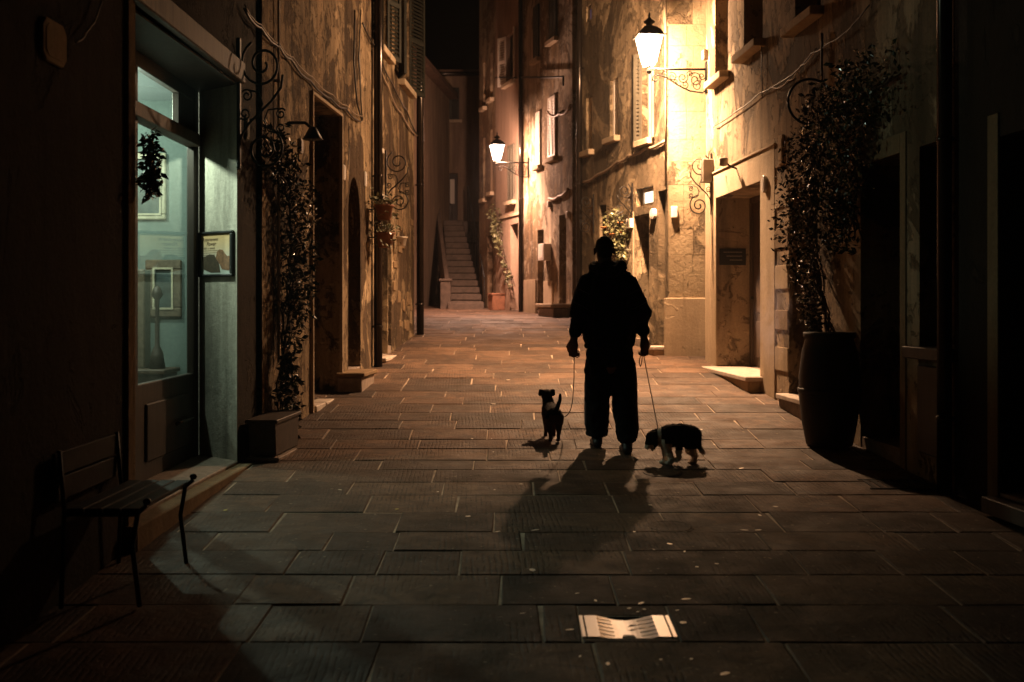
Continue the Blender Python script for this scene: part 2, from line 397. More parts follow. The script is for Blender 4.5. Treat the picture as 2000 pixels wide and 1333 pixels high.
def door(f, h, depth=.3, mat=None, floor_z=None, glass_top=False, label=None, two=False, step=None, stepmat=None):
    """h = (k0,k1,z0,z1): the hole runs from below street level to z1; floor_z is the top of the threshold"""
    k0, k1, z0, z1 = h; mat = mat or M['wood']; fz = floor_z; e = .003; y1 = -depth; t = .07
    mb = MB(); mb.box(k0 - e, k0 + t, y1 - .08, y1, fz, z1 + e); mb.box(k1 - t, k1 + e, y1 - .08, y1, fz, z1 + e); mb.box(k0 + t, k1 - t, y1 - .078, y1 - .002, z1 - t, z1 + e)
    fr = mb.build('door_frame', mat, f.root, bevel=.004)
    leaves = [(k0 + t, k1 - t)] if not two else [(k0 + t, (k0 + k1) / 2 - .002), ((k0 + k1) / 2 + .002, k1 - t)]
    for (a, b) in leaves:
        dl = MB().box(a - .004, b + .004, y1 - .07, y1 - .03, fz + .01, z1 - t + .004).build('door', mat, f.root)
        if label: dl['label'] = label
        H = z1 - t - fz; w_ = b - a
        rows = [(.08, .36), (.42, .94)] if not two else [(.06, .28), (.33, .62), (.67, .95)]
        for (u, v) in rows:
            MB().box(a + .09, b - .09, y1 - .034, y1 - .014, fz + H * u, fz + H * v).build('door_panel', mat, dl, bevel=.012)
        MB().lathe([(.0, 0), (.022, .002), (.026, .015), (.022, .03), (0, .034)], 10, (0, 0, 0)).build('handle', M['iron'], dl, True, loc=(b - .06, y1 - .012, fz + H * .42)).rotation_euler = (-PI / 2, 0, 0)
    # threshold fills the bottom of the opening
    MB().box(k0 - e, k1 + e, -depth - .12, -.004, f.z0 + .01, fz).build('threshold', stepmat or M['stepstone'], f.root, bevel=.006)
    if step:
        out, a, b, zt = step
        MB().box(k0 - a, k1 + b, .0 + .002, out, f.z0, zt - .05).build('doorstep', stepmat or M['stepstone'], f.root, bevel=.006)
        MB().box(k0 - a - .015, k1 + b + .015, -.01, out + .03, zt - .048, zt).build('step_slab', M['marble'], f.root, bevel=.008)
    return fr

def slab(f, name, k0, k1, z0, z1, mat, out=.012, back=-.02, bevel=.003, par=None):
    return MB().box(k0, k1, back, out, z0, z1).build(name, mat, par or f.root, bevel=bevel)

def oncable(f, pts, r, name, label, mat, out=.03, sag=0.0, wob=.004, seg=6, group=None, cat='cable'):
    """a cable run pinned on a house front through photo-measured points"""
    P = [f.kz(*p) for p in pts]; Q = []
    for i in range(len(P) - 1):
        for j in range(seg):
            t = j / seg; a = P[i]; b = P[i + 1]
            Q.append((a[0] + (b[0] - a[0]) * t, a[1] + (b[1] - a[1]) * t - sag * 4 * t * (1 - t)))
    Q.append(P[-1])
    W_ = [f.W(q[0], out + R.uniform(-wob, wob) * .5, q[1] + R.uniform(-wob, wob)) for q in Q]
    c = W_[0]; mb = MB().tube([p - c for p in W_], r, 6)
    return tag(mb.build(name, mat, None, True, loc=c), label, cat, group)

# ------------------------------------------------------------------ ground
ys = [-11, 0, 3, 6, 9] + [9 + i * 1.0 for i in range(1, 12)] + [22, 24, 26, 30, 44]
mb = MB(); xs = [-14, -8, -4, -2, 0, 2, 4, 8, 14]
xs = sorted(xs + [.305, .715]); ys = sorted(ys + [4.725, 4.995])
for y in ys:
    for x in xs: mb.v.append((x, y, gz(y) - .0035))
for j in range(len(ys) - 1):
    for i in range(len(xs) - 1):
        if xs[i] == .305 and ys[j] == 4.725: continue
        a = j * len(xs) + i; mb.f.append((a, a + 1, a + 1 + len(xs), a + len(xs)))
ground = tag(mb.build('street', M['mortar']), kind='structure')

# paving stones, laid in courses across the street; each stone its own object
def stone_geo(x0, x1, y0, y1, sh):
    g = .0035; x0 += g; x1 -= g; y0 += g; y1 -= g; c = .006; v = []
    dz0 = R.uniform(-.002, .004); dz = [dz0 + R.uniform(-.0025, .003) for _ in range(4)]
    base = [(x0, y0), (x1, y0), (x1, y1), (x0, y1)]
    jt = [(R.uniform(-.004, .004), R.uniform(-.004, .004)) for _ in range(4)]
    base = [(p[0] + j[0] + sh * (p[1] - y0), p[1] + j[1]) for p, j in zip(base, jt)]
    inn = [(p[0] + (c if i in (0, 3) else -c), p[1] + (c if i in (0, 1) else -c)) for i, p in enumerate(base)]
    for p in base: v.append((p[0], p[1], gz(p[1]) - .04))
    for p, d in zip(base, dz): v.append((p[0], p[1], gz(p[1]) - .005 + d))
    for p, d in zip(inn, dz): v.append((p[0], p[1], gz(p[1]) + .001 + d))
    f = [(8, 9, 10, 11)] + [(4 + i, 4 + (i + 1) % 4, 8 + (i + 1) % 4, 8 + i) for i in range(4)] + [(i, (i + 1) % 4, 4 + (i + 1) % 4, 4 + i) for i in range(4)]
    return v, f
RW = .43; y = 3.42; ns = 0; rest = MB()
GRX0, GRX1, GRY0, GRY1 = .30, .72, 4.72, 5.00       # the drain cover's seat
row = 0
while y < 28.5:
    rw = RW * R.uniform(.8, 1.15)
    xl, xr = (-2.62, 3.25) if y < 17 else (-6.5, 2.2)
    x = xl + R.uniform(-.5, 0)
    while x < xr:
        w_ = R.uniform(.38, 1.05)
        a, b = max(x, xl), min(x + w_, xr)
        if b - a > .08:
            if b > GRX0 and a < GRX1 and y + rw > GRY0 and y < GRY1:
                pieces = []
                if a < GRX0: pieces.append((a, GRX0, y, y + rw))
                if b > GRX1: pieces.append((GRX1, b, y, y + rw))
                if y < GRY0: pieces.append((max(a, GRX0), min(b, GRX1), y, GRY0))
                if y + rw > GRY1: pieces.append((max(a, GRX0), min(b, GRX1), GRY1, y + rw))
            else: pieces = [(a, b, y, y + rw)]
            for q in pieces:
                if q[1] - q[0] < .03 or q[3] - q[2] < .03: continue
                v, f = stone_geo(*q, R.uniform(-.02, .02))
                if ns < 296 and not (q[0] > 3.0 or q[1] < -2.15):
                    MB().add(v, f).build('paving_stone', M['paving'], ground); ns += 1
                else: rest.add(v, f)
        x += w_
    y += rw; row += 1
tag(rest.build('distant_paving', M['paving'], ground), kind='stuff')

# ------------------------------------------------------------------ right: R1, tan house with the big doorway
R1 = Facade((2.5600 + .0656 * (14.4 - 7.46), 7.46), (2.56, 14.4), 'town_house', 'tan plastered house on the right with a wide doorway under a street lantern', 11, M['r1'])
wz = 4.52
R1w = [R1.hole(1397, 1422, 4.52, 6.15), R1.hole(1453, 1490, 4.56, 6.2), R1.hole(1553, 1603, 4.42, 6.1)]
R1d = R1.hole(1400, 1487, R1.z0, 3.04)
R1b = R1.hole(1541, 1597, R1.z0, 2.86)
R1c = R1.hole(1681, 1760, R1.z0, 2.85)
R1s = R1.hole(1796, 1858, 1.38, 2.85)
R1.wall()
for i, h in enumerate(R1w):
    window(R1, h, .22, M['wood_mid'] if i < 2 else M['wood'], sillmat=M['surround'], crossbars=2, sill_out=.13)
door(R1, R1d, .42, M['wood_mid'], floor_z=.905, two=True, step=None)
k0, k1 = R1d[0], R1d[1]
MB().box(k0 - .06, k1 + .10, .002, .17, R1.z0, .855).build('doorstep', M['surround'], R1.root, bevel=.008)
MB().box(k0 - .09, k1 + .13, -.35, .20, .858, .908).build('step_slab', M['marble'], R1.root, bevel=.008)
# pale raised plaster band round the doorway
kA, kB = R1.k(1515), R1.k(1379)
ztop = 3.36
slab(R1, 'door_surround', k1, R1.L - .004, gz(14) - .3, ztop, M['surround'], .014)
slab(R1, 'door_surround', kA, k0, gz(11) - .3, ztop, M['surround'], .014)
slab(R1, 'door_surround', k0, k1, 3.04, ztop, M['surround'], .014)
slab(R1, 'cornice', kA - .02, R1.L - .004, ztop, ztop + .022, M['surround'], .03)
kq = R1.k(1540)
for i in range(6):
    z0 = gz(11) + .35 + i * .42
    slab(R1, 'quoin', kq, kA - .002, z0, z0 + (.20 if i % 2 else .24), M['quoin'] if i % 2 else M['surround'], .011)
door(R1, R1b, .24, M['shutter_dark'], floor_z=.80, step=(.10, .02, .02, .80))
door(R1, R1c, .34, M['wood'], floor_z=.60)
slab(R1, 'door_surround', R1c[0] - .10, R1c[0], R1.z0, 3.0, M['quoin'], .012)
slab(R1, 'door_surround', R1c[0], R1c[1], 2.85, 3.0, M['quoin'], .014)
window(R1, R1s, .20, M['wood'], sillmat=M['wood'], crossbars=0, mullion=False)
MB().box(R1s[0] + .02, R1s[1] - .02, .003, .03, .62, 1.26).build('wood_panel', M['wood'], R1.root, bevel=.01)

# nearest on the right: house with shade put in its colour
R0 = Facade((2.56 + .0656 * (14.4 - 1.5), 1.5), (2.56 + .0656 * (14.4 - 7.44), 7.44), 'shade_toned_house', 'near rendered house with shade in its colour at the right edge beside the shiny downpipe', 11, M['r0'])
R0d = R0.hole(1952, 2240, R0.z0, 2.75)
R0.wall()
door(R0, R0d, .30, M['wood'], floor_z=.52, two=True, stepmat=M['stepstone'])
MB().box(R0d[0], R0d[1], .002, .12, .40, .50).build('doorstep', M['planter'], R0.root, bevel=.006)
slab(R0, 'door_surround', R0d[1], R0d[1] + .13, R0.z0, 2.9, M['quoin'], .012)

# ------------------------------------------------------------------ right: R2, peeling house behind the first lantern
R2 = Facade((2.12, 14.87), (1.14, 18.0), 'peeling_house', 'pale peeling house behind the nearer lantern with an ashlar corner', 12, M['r2'])
h_big = R2.hole(1253, 1272, 4.02, 5.3)
h_2 = R2.hole(1191, 1207, 4.23, 5.13)
h_3 = R2.hole(1145, 1157, 4.16, 5.04)
h_v = R2.hole(1145, 1155, 6.27, 6.53)
h_da = R2.hole(1285, 1303, R2.z0, 3.26)
h_db = R2.hole(1238, 1268, R2.z0, 2.98)
h_t = R2.hole(1242, 1276, 3.10, 3.36)
h_dc = R2.hole(1171, 1184, R2.z0, 3.25)
h_u1 = R2.hole(1205, 1222, 6.7, 8.0)
R2.wall()
window(R2, h_big, .10, M['pale_paint'], shutters='open', smat=M['shutter'], pane=M['curtain'], mullion=False, crossbars=0)
window(R2, h_2, .05, M['pale_paint'], pane=M['curtain'], crossbars=1, mullion=False)
window(R2, h_3, .05, M['pale_paint'], pane=M['curtain'], crossbars=1, mullion=False)
window(R2, h_v, .05, M['pale_paint'], pane=M['violet'], crossbars=0, sill=False, mullion=False)
window(R2, h_u1, .15, M['pale_paint'])
window(R2, h_t, .10, M['pale_paint'], pane=M['warm_lit'], crossbars=0, sill=False, mullion=False)
door(R2, h_da, .38, M['wood'], floor_z=1.12, step=(.2, 0, .0, 1.12), stepmat=M['surround'])
door(R2, h_db, .34, M['wood'], floor_z=1.2)
door(R2, h_dc, .3, M['wood'], floor_z=1.4)
slab(R2, 'door_surround', h_db[1], h_db[1] + .05, R2.z0, 3.05, M['surround'], .012)
# the ashlar return wall that faces down the street, part of the same house (local x runs back along -d)
RT = Facade((2.62, 14.87), (2.125, 14.87), 'x', 'x', 12, M['ashlar'], depth=.4)
bpy.data.objects.remove(RT.root)
rt = MB()
inv = Matrix.Rotation(-R2.rz, 4, 'Z') @ Matrix.Translation((-R2.A.x, -R2.A.y, 0))
def to_r2(x, y, z): return tuple(inv @ Vector((x, y, z)))
def box_r2(name, x0, x1, y0, y1, z0, z1, mat, bevel=0.0):
    m = MB().box(x0, x1, y0, y1, z0, z1); m.v = [to_r2(*p) for p in m.v]; return m.build(name, mat, R2.root, bevel=bevel)
box_r2('wall', 2.125, 3.4, 14.885, 15.2, .6, 12, M['r2'])
z = 1.775; j = 0
while z < 7.2:
    hh = R.uniform(.26, .48); x = 2.13; xe = 2.66
    cut = R.uniform(.35, .65)
    for (a, b) in ((x, x + (xe - x) * cut), (x + (xe - x) * cut, xe)):
        box_r2('ashlar_block', a + .0015, b - .0015, 14.868 + R.uniform(-.002, .002), 14.9, z + .0015, z + hh - .0015, M['ashlar'] if R.random() < .85 else M['r2'], .003)
    z += hh; j += 1
box_r2('plinth', 2.07, 2.64, 14.80, 14.9, .6, 1.78, M['surround'], .01)

# ------------------------------------------------------------------ right: the three houses of the bend
R3a = Facade((1.12, 20.3), (.22, 23.4), 'ochre_house', 'patchy ochre house at the bend with small shuttered windows and the farther lantern', 12, M['r3a'])
a_w1 = R3a.hole(1073, 1087, 4.55, 5.75)
a_w2 = R3a.hole(1049, 1057, 4.5, 5.6)
a_w3 = R3a.hole(1075, 1089, 6.85, 8.0)
a_w4 = R3a.hole(1044, 1054, 6.7, 7.8)
a_d1 = R3a.hole(1092, 1106, R3a.z0, 3.4)
a_d2 = R3a.hole(1050, 1062, R3a.z0, 3.2)
R3a.wall()
window(R3a, a_w1, .04, M['pale_paint'], shutters='closed', smat=M['pale_paint'])
window(R3a, a_w2, .04, M['pale_paint'], shutters='closed', smat=M['pale_paint'])
window(R3a, a_w3, .10, M['wood'], shutters='closed', smat=M['shutter_dark'])
window(R3a, a_w4, .10, M['wood'], shutters='closed', smat=M['shutter_dark'])
door(R3a, a_d1, .35, M['wood'], floor_z=1.58)
door(R3a, a_d2, .35, M['wood'], floor_z=1.56)
slab(R3a, 'plinth', R3a.k(1080), R3a.k(1064), 1.2, 2.15, M['surround'], .03)
slab(R3a, 'plinth', R3a.k(1048), R3a.k(1025), 1.2, 2.2, M['surround'], .03)
R3b = Facade((.22, 23.41), (-.38, 25.3), 'pink_house', 'narrow pink plastered house right behind the farther lantern', 12.5, M['r3b'])
b_w1 = R3b.hole(988, 1004, 6.6, 7.7)
b_w2 = R3b.hole(994, 1006, 3.95, 5.2)
b_d1 = R3b.hole(997, 1012, R3b.z0, 3.45)
R3b.wall()
window(R3b, b_w1, .10, M['wood'], shutters='open', smat=M['pale_paint'])
window(R3b, b_w2, .06, M['pale_paint'], shutters='closed', smat=M['shutter'])
door(R3b, b_d1, .3, M['wood'], floor_z=1.57)
slab(R3b, 'string_course', 0, R3b.L, 3.62, 3.68, M['surround'], .03)
R3c = Facade((-.38, 25.31), (-.80, 26.7), 'brown_house', 'brown plastered house at the foot of the stairs, right of them', 12, M['r3c'])
c_w1 = R3c.hole(958, 963, 4.3, 5.8); c_w2 = R3c.hole(944, 949, 4.2, 5.7)
c_w3 = R3c.hole(958, 963, 6.5, 7.6); c_w4 = R3c.hole(944, 949, 6.4, 7.5)
c_d = R3c.hole(952, 963, R3c.z0, 3.3)
R3c.wall()
for h in (c_w1, c_w2, c_w3, c_w4): window(R3c, h, .06, M['pale_paint'], crossbars=0, pane=M['curtain'], mullion=False)
door(R3c, c_d, .3, M['wood'], floor_z=1.66)

# ------------------------------------------------------------------ the house that closes the street
E = Facade((1.5, 31.0), (-6.5, 31.0), 'end_house', 'low unlit house closing the street above the stairs', 8.15, M['end'], depth=4)
e_w = E.hole(859, 897, 6.9, 7.8)
e_w = (e_w[0], e_w[1], 6.9, 7.82)
e_d = E.hole(856, 894, 3.95, 5.4)
E.wall()
window(E, e_w, .12, M['wood'], shutters='closed', smat=M['shutter_dark'])
mb = MB(); k0, k1 = e_d[0], e_d[1]; m_ = (k0 + k1) / 2
door(E, e_d, .2, M['wood'], floor_z=3.96, two=True)
for (a, b) in ((k0 + .10, m_ - .05), (m_ + .05, k1 - .10)):
    MB().box(a, b, -.21, -.19, 4.55, 5.25).build('pane', M['curtain'], E.root)
# eaves with gutter
MB().tube([(0, .30, 8.16), (8.0, .30, 8.16)], .05, 8).build('gutter', M['pipe'], E.root, True)

# stairs climbing to the door of the end house
st = thing('stone_stairs', 'worn stone stairs climbing to the dark house door at the street end', 'stairs', (-1.07, 25.6, 0), 0)
n = 14; rise = (3.95 - 1.585) / n; run = .30
for i in range(n):
    yy = i * run; cx = -.56 * yy / 4.2; zt = 1.585 + rise * (i + 1); wdt = .78 - .02 * i
    MB().box(cx - wdt / 2, cx + wdt / 2, yy, yy + run + .04, zt - .14, zt).build('step', M['stairs'], st, bevel=.012)
    MB().box(cx - wdt / 2 + .01, cx + wdt / 2 - .01, yy + .03, yy + run, 1.3, zt - .142).build('riser', M['stairs'], st)
MB().box(-1.1, .35, 4.2, 5.6, 3.4, 3.94).build('landing', M['stairs'], st)
# sloping parapet on the left of the stairs and its pillar
pp = MB(); pl = [(-.50, .05), (-1.06, 4.2)]
pp.add([(-.50, .1, 1.4), (-.40, .1, 1.4), (-.96, 4.2, 3.6), (-1.06, 4.2, 3.6), (-.50, .1, 2.2), (-.40, .1, 2.2), (-.96, 4.2, 4.75), (-1.06, 4.2, 4.75)],
       [(0, 3, 2, 1), (4, 5, 6, 7), (0, 1, 5, 4), (1, 2, 6, 5), (2, 3, 7, 6), (3, 0, 4, 7)])
pp.build('parapet', M['stairs'], st, bevel=.01)
MB().box(-.60, -.36, -.18, .10, 1.3, 2.22).build('pillar', M['stairs'], st, bevel=.012)
MB().box(-.63, -.33, -.21, .13, 2.222, 2.28).build('pillar_cap', M['stairs'], st, bevel=.01)
rl = MB().tube([(.42, .1, 2.3), (-.14, 4.2, 4.9)], .02, 6)
for i in range(8):
    t = i / 7; rl.tube([(.42 - .56 * t, .1 + 4.1 * t, 1.6 + 2.35 * t), (.42 - .56 * t, .1 + 4.1 * t, 2.3 + 2.6 * t)], .012, 5)
rl.build('handrail', M['iron'], st, True)
MB().box(-.42, .42, -.36, 0, 1.3, 1.72).build('step', M['stairs'], st, bevel=.012)

# house left of the stairs, around the corner
LE = Facade((-1.75, 30.5), (-2.9, 20.5), 'corner_house', 'dark house around the corner, left of the stairs', 7.4, M['end'])
LE.wall()

# ------------------------------------------------------------------ left: L1, streaked house with the tall framed door
L1 = Facade((-1.55, 17.3), (-2.06, 9.0), 'streaked_house', 'streaked peeling house on the left with a tall framed door and downpipe', 11, M['l1'])
d1 = L1.hole(607, 663, L1.z0, 3.74)
d2 = L1.hole(680, 704, L1.z0, 3.17)
d3 = L1.hole(736, 757, L1.z0, 2.92)
d4 = L1.hole(757.8, 764.5, L1.z0, 2.95)
lw = L1.hole(731, 748, 3.12, 3.98)
uw1 = L1.hole(738, 757, 5.05, 6.6)
uw2 = L1.hole(780, 800, 4.95, 6.6)
L1.cap1 = False; L1.wall()
door(L1, d1, .34, M['wood'], floor_z=.70, two=True, stepmat=M['marble'])
slab(L1, 'door_surround', d1[0] - .035, d1[0], .70, 3.775, M['surround'], .035)
slab(L1, 'door_surround', d1[1], d1[1] + .035, .45, 3.775, M['surround'], .035)
slab(L1, 'door_surround', d1[0], d1[1], 3.742, 3.775, M['surround'], .035)
nseg = 3; kk = (d1[1] - d1[0]) / nseg
for i in range(nseg):
    MB().box(d1[0] + i * kk + .02, d1[0] + (i + 1) * kk - .02, -.12, .055, .64, .705).build('step_slab', M['marble'], L1.root, bevel=.008)
MB().box(d1[0] - .02, d1[1] + .02, .001, .045, .2, .638).build('doorstep', M['stepstone'], L1.root)
door(L1, d2, .35, M['wood'], floor_z=.95)
door(L1, d3, .25, M['shutter_dark'], floor_z=1.02, step=(.10, .0, .0, 1.0))
door(L1, d4, .25, M['wood'], floor_z=1.12)
for h in (d2, d4):     # arched heads: masonry above the curve
    k0, k1, _, z1 = h; c = (k0 + k1) / 2; r = (k1 - k0) / 2; hgt = .55 if h is d2 else .35
    for sgn in (-1, 1):
        arc = [(c + sgn * r * math.sin(a), z1 - hgt + hgt * math.cos(a)) for a in [i * PI / 2 / 8 for i in range(9)]]
        MB().prism([(c + sgn * (r + .004), z1 + .004)] + arc[::1], -.30, -.003, 'y').build('arch', L1.mat, L1.root)
window(L1, lw, .12, M['pale_paint'], sillmat=M['pale_paint'], crossbars=0, mullion=False, sill_out=.06)
kL, kR = lw[0], lw[1]
MB().box(kL - .003, kR + .003, -.10, .02, 3.70, 3.76).build('transom', M['pale_paint'], L1.root, bevel=.004)
window(L1, uw1, .12, M['wood'], shutters='open', smat=M['shutter_dark'])
window(L1, uw2, .12, M['wood'], shutters='open', smat=M['shutter_dark'])
# rough stones showing through the plaster near the far corner
for i in range(17):
    px = R.uniform(768, 806); py = R.uniform(430, 640); k, z = L1.kz(px, py)
    s_ = R.uniform(.07, .16); t_ = R.uniform(.05, .10)
    if k < .12 + s_: k = .12 + s_
    MB().prism([(k - s_, z - t_), (k + s_ * .9, z - t_ * R.uniform(.8, 1.1)), (k + s_, z + t_ * .7), (k + s_ * .4, z + t_), (k - s_ * .9, z + t_ * .8)], -.02, R.uniform(.008, .022)).build('rubble_stone', M['quoin'], L1.root, bevel=.01)
# stone seat / step block in front
bk0, bk1 = L1.k(712), L1.k(680)
# ------------------------------------------------------------------ left: L0, the shop
L0 = Facade((-2.1, 8.985), (-2.2, 1.0), 'shop_building', 'house with shade in its colour on the left, with a lit shop doorway', 11, M['l0'], depth=4.2)
so = L0.hole(258, 463, L0.z0, 3.40)
L0.thick = .33; L0.cap0 = False; L0.skip_far = True
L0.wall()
k0, k1 = so[0], so[1]
root = L0.root
# local helper in world coords for the shop (x,y world -> local)
invL = Matrix.Rotation(-L0.rz, 4, 'Z') @ Matrix.Translation((-L0.A.x, -L0.A.y, 0))
def box_l0(name, x0, x1, y0, y1, z0, z1, mat, bevel=0.0, par=None):
    m = MB().box(x0, x1, y0, y1, z0, z1); m.v = [tuple(invL @ Vector(p)) for p in m.v]; return m.build(name, mat, par or root, bevel=bevel)
def poly_l0(name, poly, z0, z1, mat, bevel=0.0, par=None):
    m = MB().prism(poly, z0, z1, 'z'); m.v = [tuple(invL @ Vector(p)) for p in m.v]; return m.build(name, mat, par or root, bevel=bevel)
# splayed far reveal, pale plaster
poly_l0('reveal', [(-2.108, 8.372), (-2.5, 8.69), (-2.545, 8.70), (-2.545, 9.05), (-2.13, 9.05)], .3, 3.4, M['reveal'])
# lintel beam: a weathered timber over the opening
slab(L0, 'lintel', k0 - .06, k1 + .04, 3.40, 3.56, M['wood_mid'], .05, -.05, .008)
poly_l0('soffit', [(-2.11, 8.36), (-2.18, 6.16), (-2.6, 6.16), (-2.6, 8.88), (-2.5, 8.84)], 3.385, 3.42, M['wood'])
slab(L0, 'jamb', k1 + .002, k1 + .11, .2, 3.40, M['quoin'], .02)
# shop front in the plane x = -2.5: frame, transom, glazed leaf
X0, X1 = -2.55, -2.49
ff = box_l0('door_frame', X0, X1, 8.56, 8.68, .42, 3.39, M['wood'], .006)
box_l0('door_frame', X0, X1, 6.10, 6.32, .38, 3.39, M['wood'], .006)
box_l0('door_frame', X0, X1, 6.32, 8.56, 3.285, 3.39, M['wood'], .006)
box_l0('door_frame', X0 - .005, X1 + .005, 7.12, 7.26, .42, 3.285, M['wood'], .006)
box_l0('transom', X0 - .004, X1 + .045, 6.32, 8.56, 2.93, 3.03, M['wood_mid'], .006)
box_l0('door_frame', X0 + .003, X1 - .003, 8.18, 8.56, 3.03, 3.285, M['wood'], .006)
for (ya, yb) in ((7.26, 8.56), (6.32, 7.12)):
    dl = box_l0('door', X0 + .005, X1 - .005, ya + .002, yb - .002, .50, 1.16, M['wood'], .006)
    box_l0('door_panel', X1 - .006, X1 + .012, ya + .16, yb - .16, .62, 1.02, M['wood'], .012, dl)
    box_l0('pane', -2.525, -2.517, ya - .004, yb + .004, 1.158, 2.932, M['glass'], 0, dl)
box_l0('pane', -2.525, -2.517, 6.31, 8.19, 3.025, 3.29, M['glass'])
hn = MB().tube([(-2.46, 8.0, .82), (-2.44, 8.02, .83), (-2.44, 8.34, .83), (-2.46, 8.36, .82)], .013, 8)
hn.v = [tuple(invL @ Vector(p)) for p in hn.v]; hn.build('handle', M['pipe'], root, True)
# two shallow steps up to the door
poly_l0('doorstep', [(-2.10, 8.37), (-2.17, 6.15), (-2.56, 6.15), (-2.56, 8.9), (-2.49, 8.88)], .1, .50, M['stepstone'], .008)
poly_l0('doorstep', [(-2.0, 8.45), (-2.06, 6.0), (-2.19, 6.0), (-2.11, 8.45)], .1, .475, M['quoin'], .008)
# room behind
box_l0('shop_wall', -6.0, -2.56, 10.2, 10.3, .3, 3.75, M['teal'])
box_l0('shop_wall', -6.1, -6.0, 4.5, 10.3, .3, 3.75, M['teal'])
box_l0('shop_wall', -6.0, -2.56, 4.5, 4.6, .3, 3.75, M['teal'])
box_l0('shop_wall', -2.62, -2.56, 8.87, 10.2, .3, 3.75, M['teal'])
box_l0('shop_floor', -6.0, -2.56, 4.6, 10.2, .3, .48, M['stepstone'])
box_l0('shop_ceiling', -6.0, -2.5, 4.6, 10.2, 3.6, 3.75, M['ceil'])
box_l0('lining', -2.62, -2.56, 4.6, 6.1, .3, 3.75, M['teal'])
box_l0('lining', -2.62, -2.56, 6.1, 8.87, 3.40, 3.75, M['ceil'])

def picture(px0, px1, py0, py1, matf, name='framed_picture', label='', plane=10.2, fw=.05, out=.04):
    x0, x1 = [(p - HX) / F * plane for p in (px0, px1)]; z1, z0 = [EYE + (HY - p) / F * plane for p in (py0, py1)]
    c = Vector(((x0 + x1) / 2, plane, (z0 + z1) / 2)); t = thing(name, label, 'picture', c)
    a, b, hh = (x0 - x1) / 2, (x1 - x0) / 2, (z1 - z0) / 2
    m = MB(); m.box(a, b, -out, -.002, hh - fw, hh); m.box(a, b, -out, -.002, -hh, -hh + fw); m.box(a, a + fw, -out, -.002, -hh + fw, hh - fw); m.box(b - fw, b, -out, -.002, -hh + fw, hh - fw)
    m.build('frame', matf, t, bevel=.01)
    m = MB(); q = .018; f2 = fw * .8
    m.box(a + f2, b - f2, -out - .01, -out + .004, hh - f2 - q, hh - f2); m.box(a + f2, b - f2, -out - .01, -out + .004, -hh + f2, -hh + f2 + q)
    m.box(a + f2, a + f2 + q, -out - .01, -out + .004, -hh + f2 + q, hh - f2 - q); m.box(b - f2 - q, b - f2, -out - .01, -out + .004, -hh + f2 + q, hh - f2 - q)
    m.build('inner_moulding', M['frame_gilt'], t)
    MB().box(a + fw * .5, b - fw * .5, -.02, -.006, -hh + fw * .5, hh - fw * .5).build('canvas', M['art'], t)
picture(250, 326, 300, 430, M['frame_gilt'], label='pale framed dark picture hung high on the teal shop wall')
picture(286, 356, 508, 620, M['frame_dark'], label='dark carved frame hung low on the teal shop wall', fw=.09)
# a dark cabinet with a mirror inside the shop, at the left of the pane
cb = thing('display_cabinet', 'dark wooden dresser standing inside the lit shop', 'cabinet', (-3.35, 9.5, .48), 0)
MB().box(-.5, .38, -.2, .2, 0, .62).build('base', M['wood'], cb, bevel=.01)
MB().box(-.52, .40, -.22, .22, .622, .66).build('top', M['wood_mid'], cb, bevel=.008)
MB().lathe([(.0, .662), (.07, .664), (.05, .80), (.02, .86), (.018, 1.25), (.05, 1.3), (.03, 1.36), (.0, 1.38)], 14, (.28, -.05, -.0)).build('candlestick', M['wood'], cb, True)
MB().box(-.3, .16, -.02, .15, .662, 1.52).build('mirror', M['frame_dark'], cb, bevel=.01)
# shop lamp (the light that falls out on the paving)
sl = thing('ceiling_lamp', 'small white ceiling lamp inside the shop', 'lamp', (-3.95, 9.05, 3.6), 0)
MB().lathe([(.02, 0), (.02, -.12), (.09, -.13), (.12, -.20), (.11, -.205), (.08, -.15)], 16).build('shade', M['white_plastic'], sl, True)
sd = bpy.data.lights.new('shop_light', 'POINT'); sd.energy = SHOP_W; sd.color = SHOP_C; sd.shadow_soft_size = .035
so_ = bpy.data.objects.new('shop_light', sd); COL.objects.link(so_); so_.parent = sl; so_.location = (0, 0, -.24)
sl2 = copy_tree(sl); sl2.location = (-2.95, 8.12, 3.42); sl2['label'] = 'second small ceiling lamp inside the shop, nearer the street corner'
for c in sl2.children:
    if c.type == 'LIGHT': c.data = c.data.copy(); c.data.energy = 105

# notice in a black frame on the splayed reveal
ra = math.atan2(-2.5 + 2.108, 8.86 - 8.372); # direction along reveal
P0 = Vector((-2.5, 8.69)); P1 = Vector((-2.108, 8.372)); dv = (P1 - P0).normalized(); nv = Vector((dv.y, -dv.x)); nv = nv if nv.y < 0 else -nv
nb = thing('notice_board', 'black framed notice with a sofa picture on the white reveal', 'notice', ((P0.x + P1.x) / 2 + nv.x * .004, (P0.y + P1.y) / 2 + nv.y * .004, 2.09), math.atan2(dv.y, dv.x))
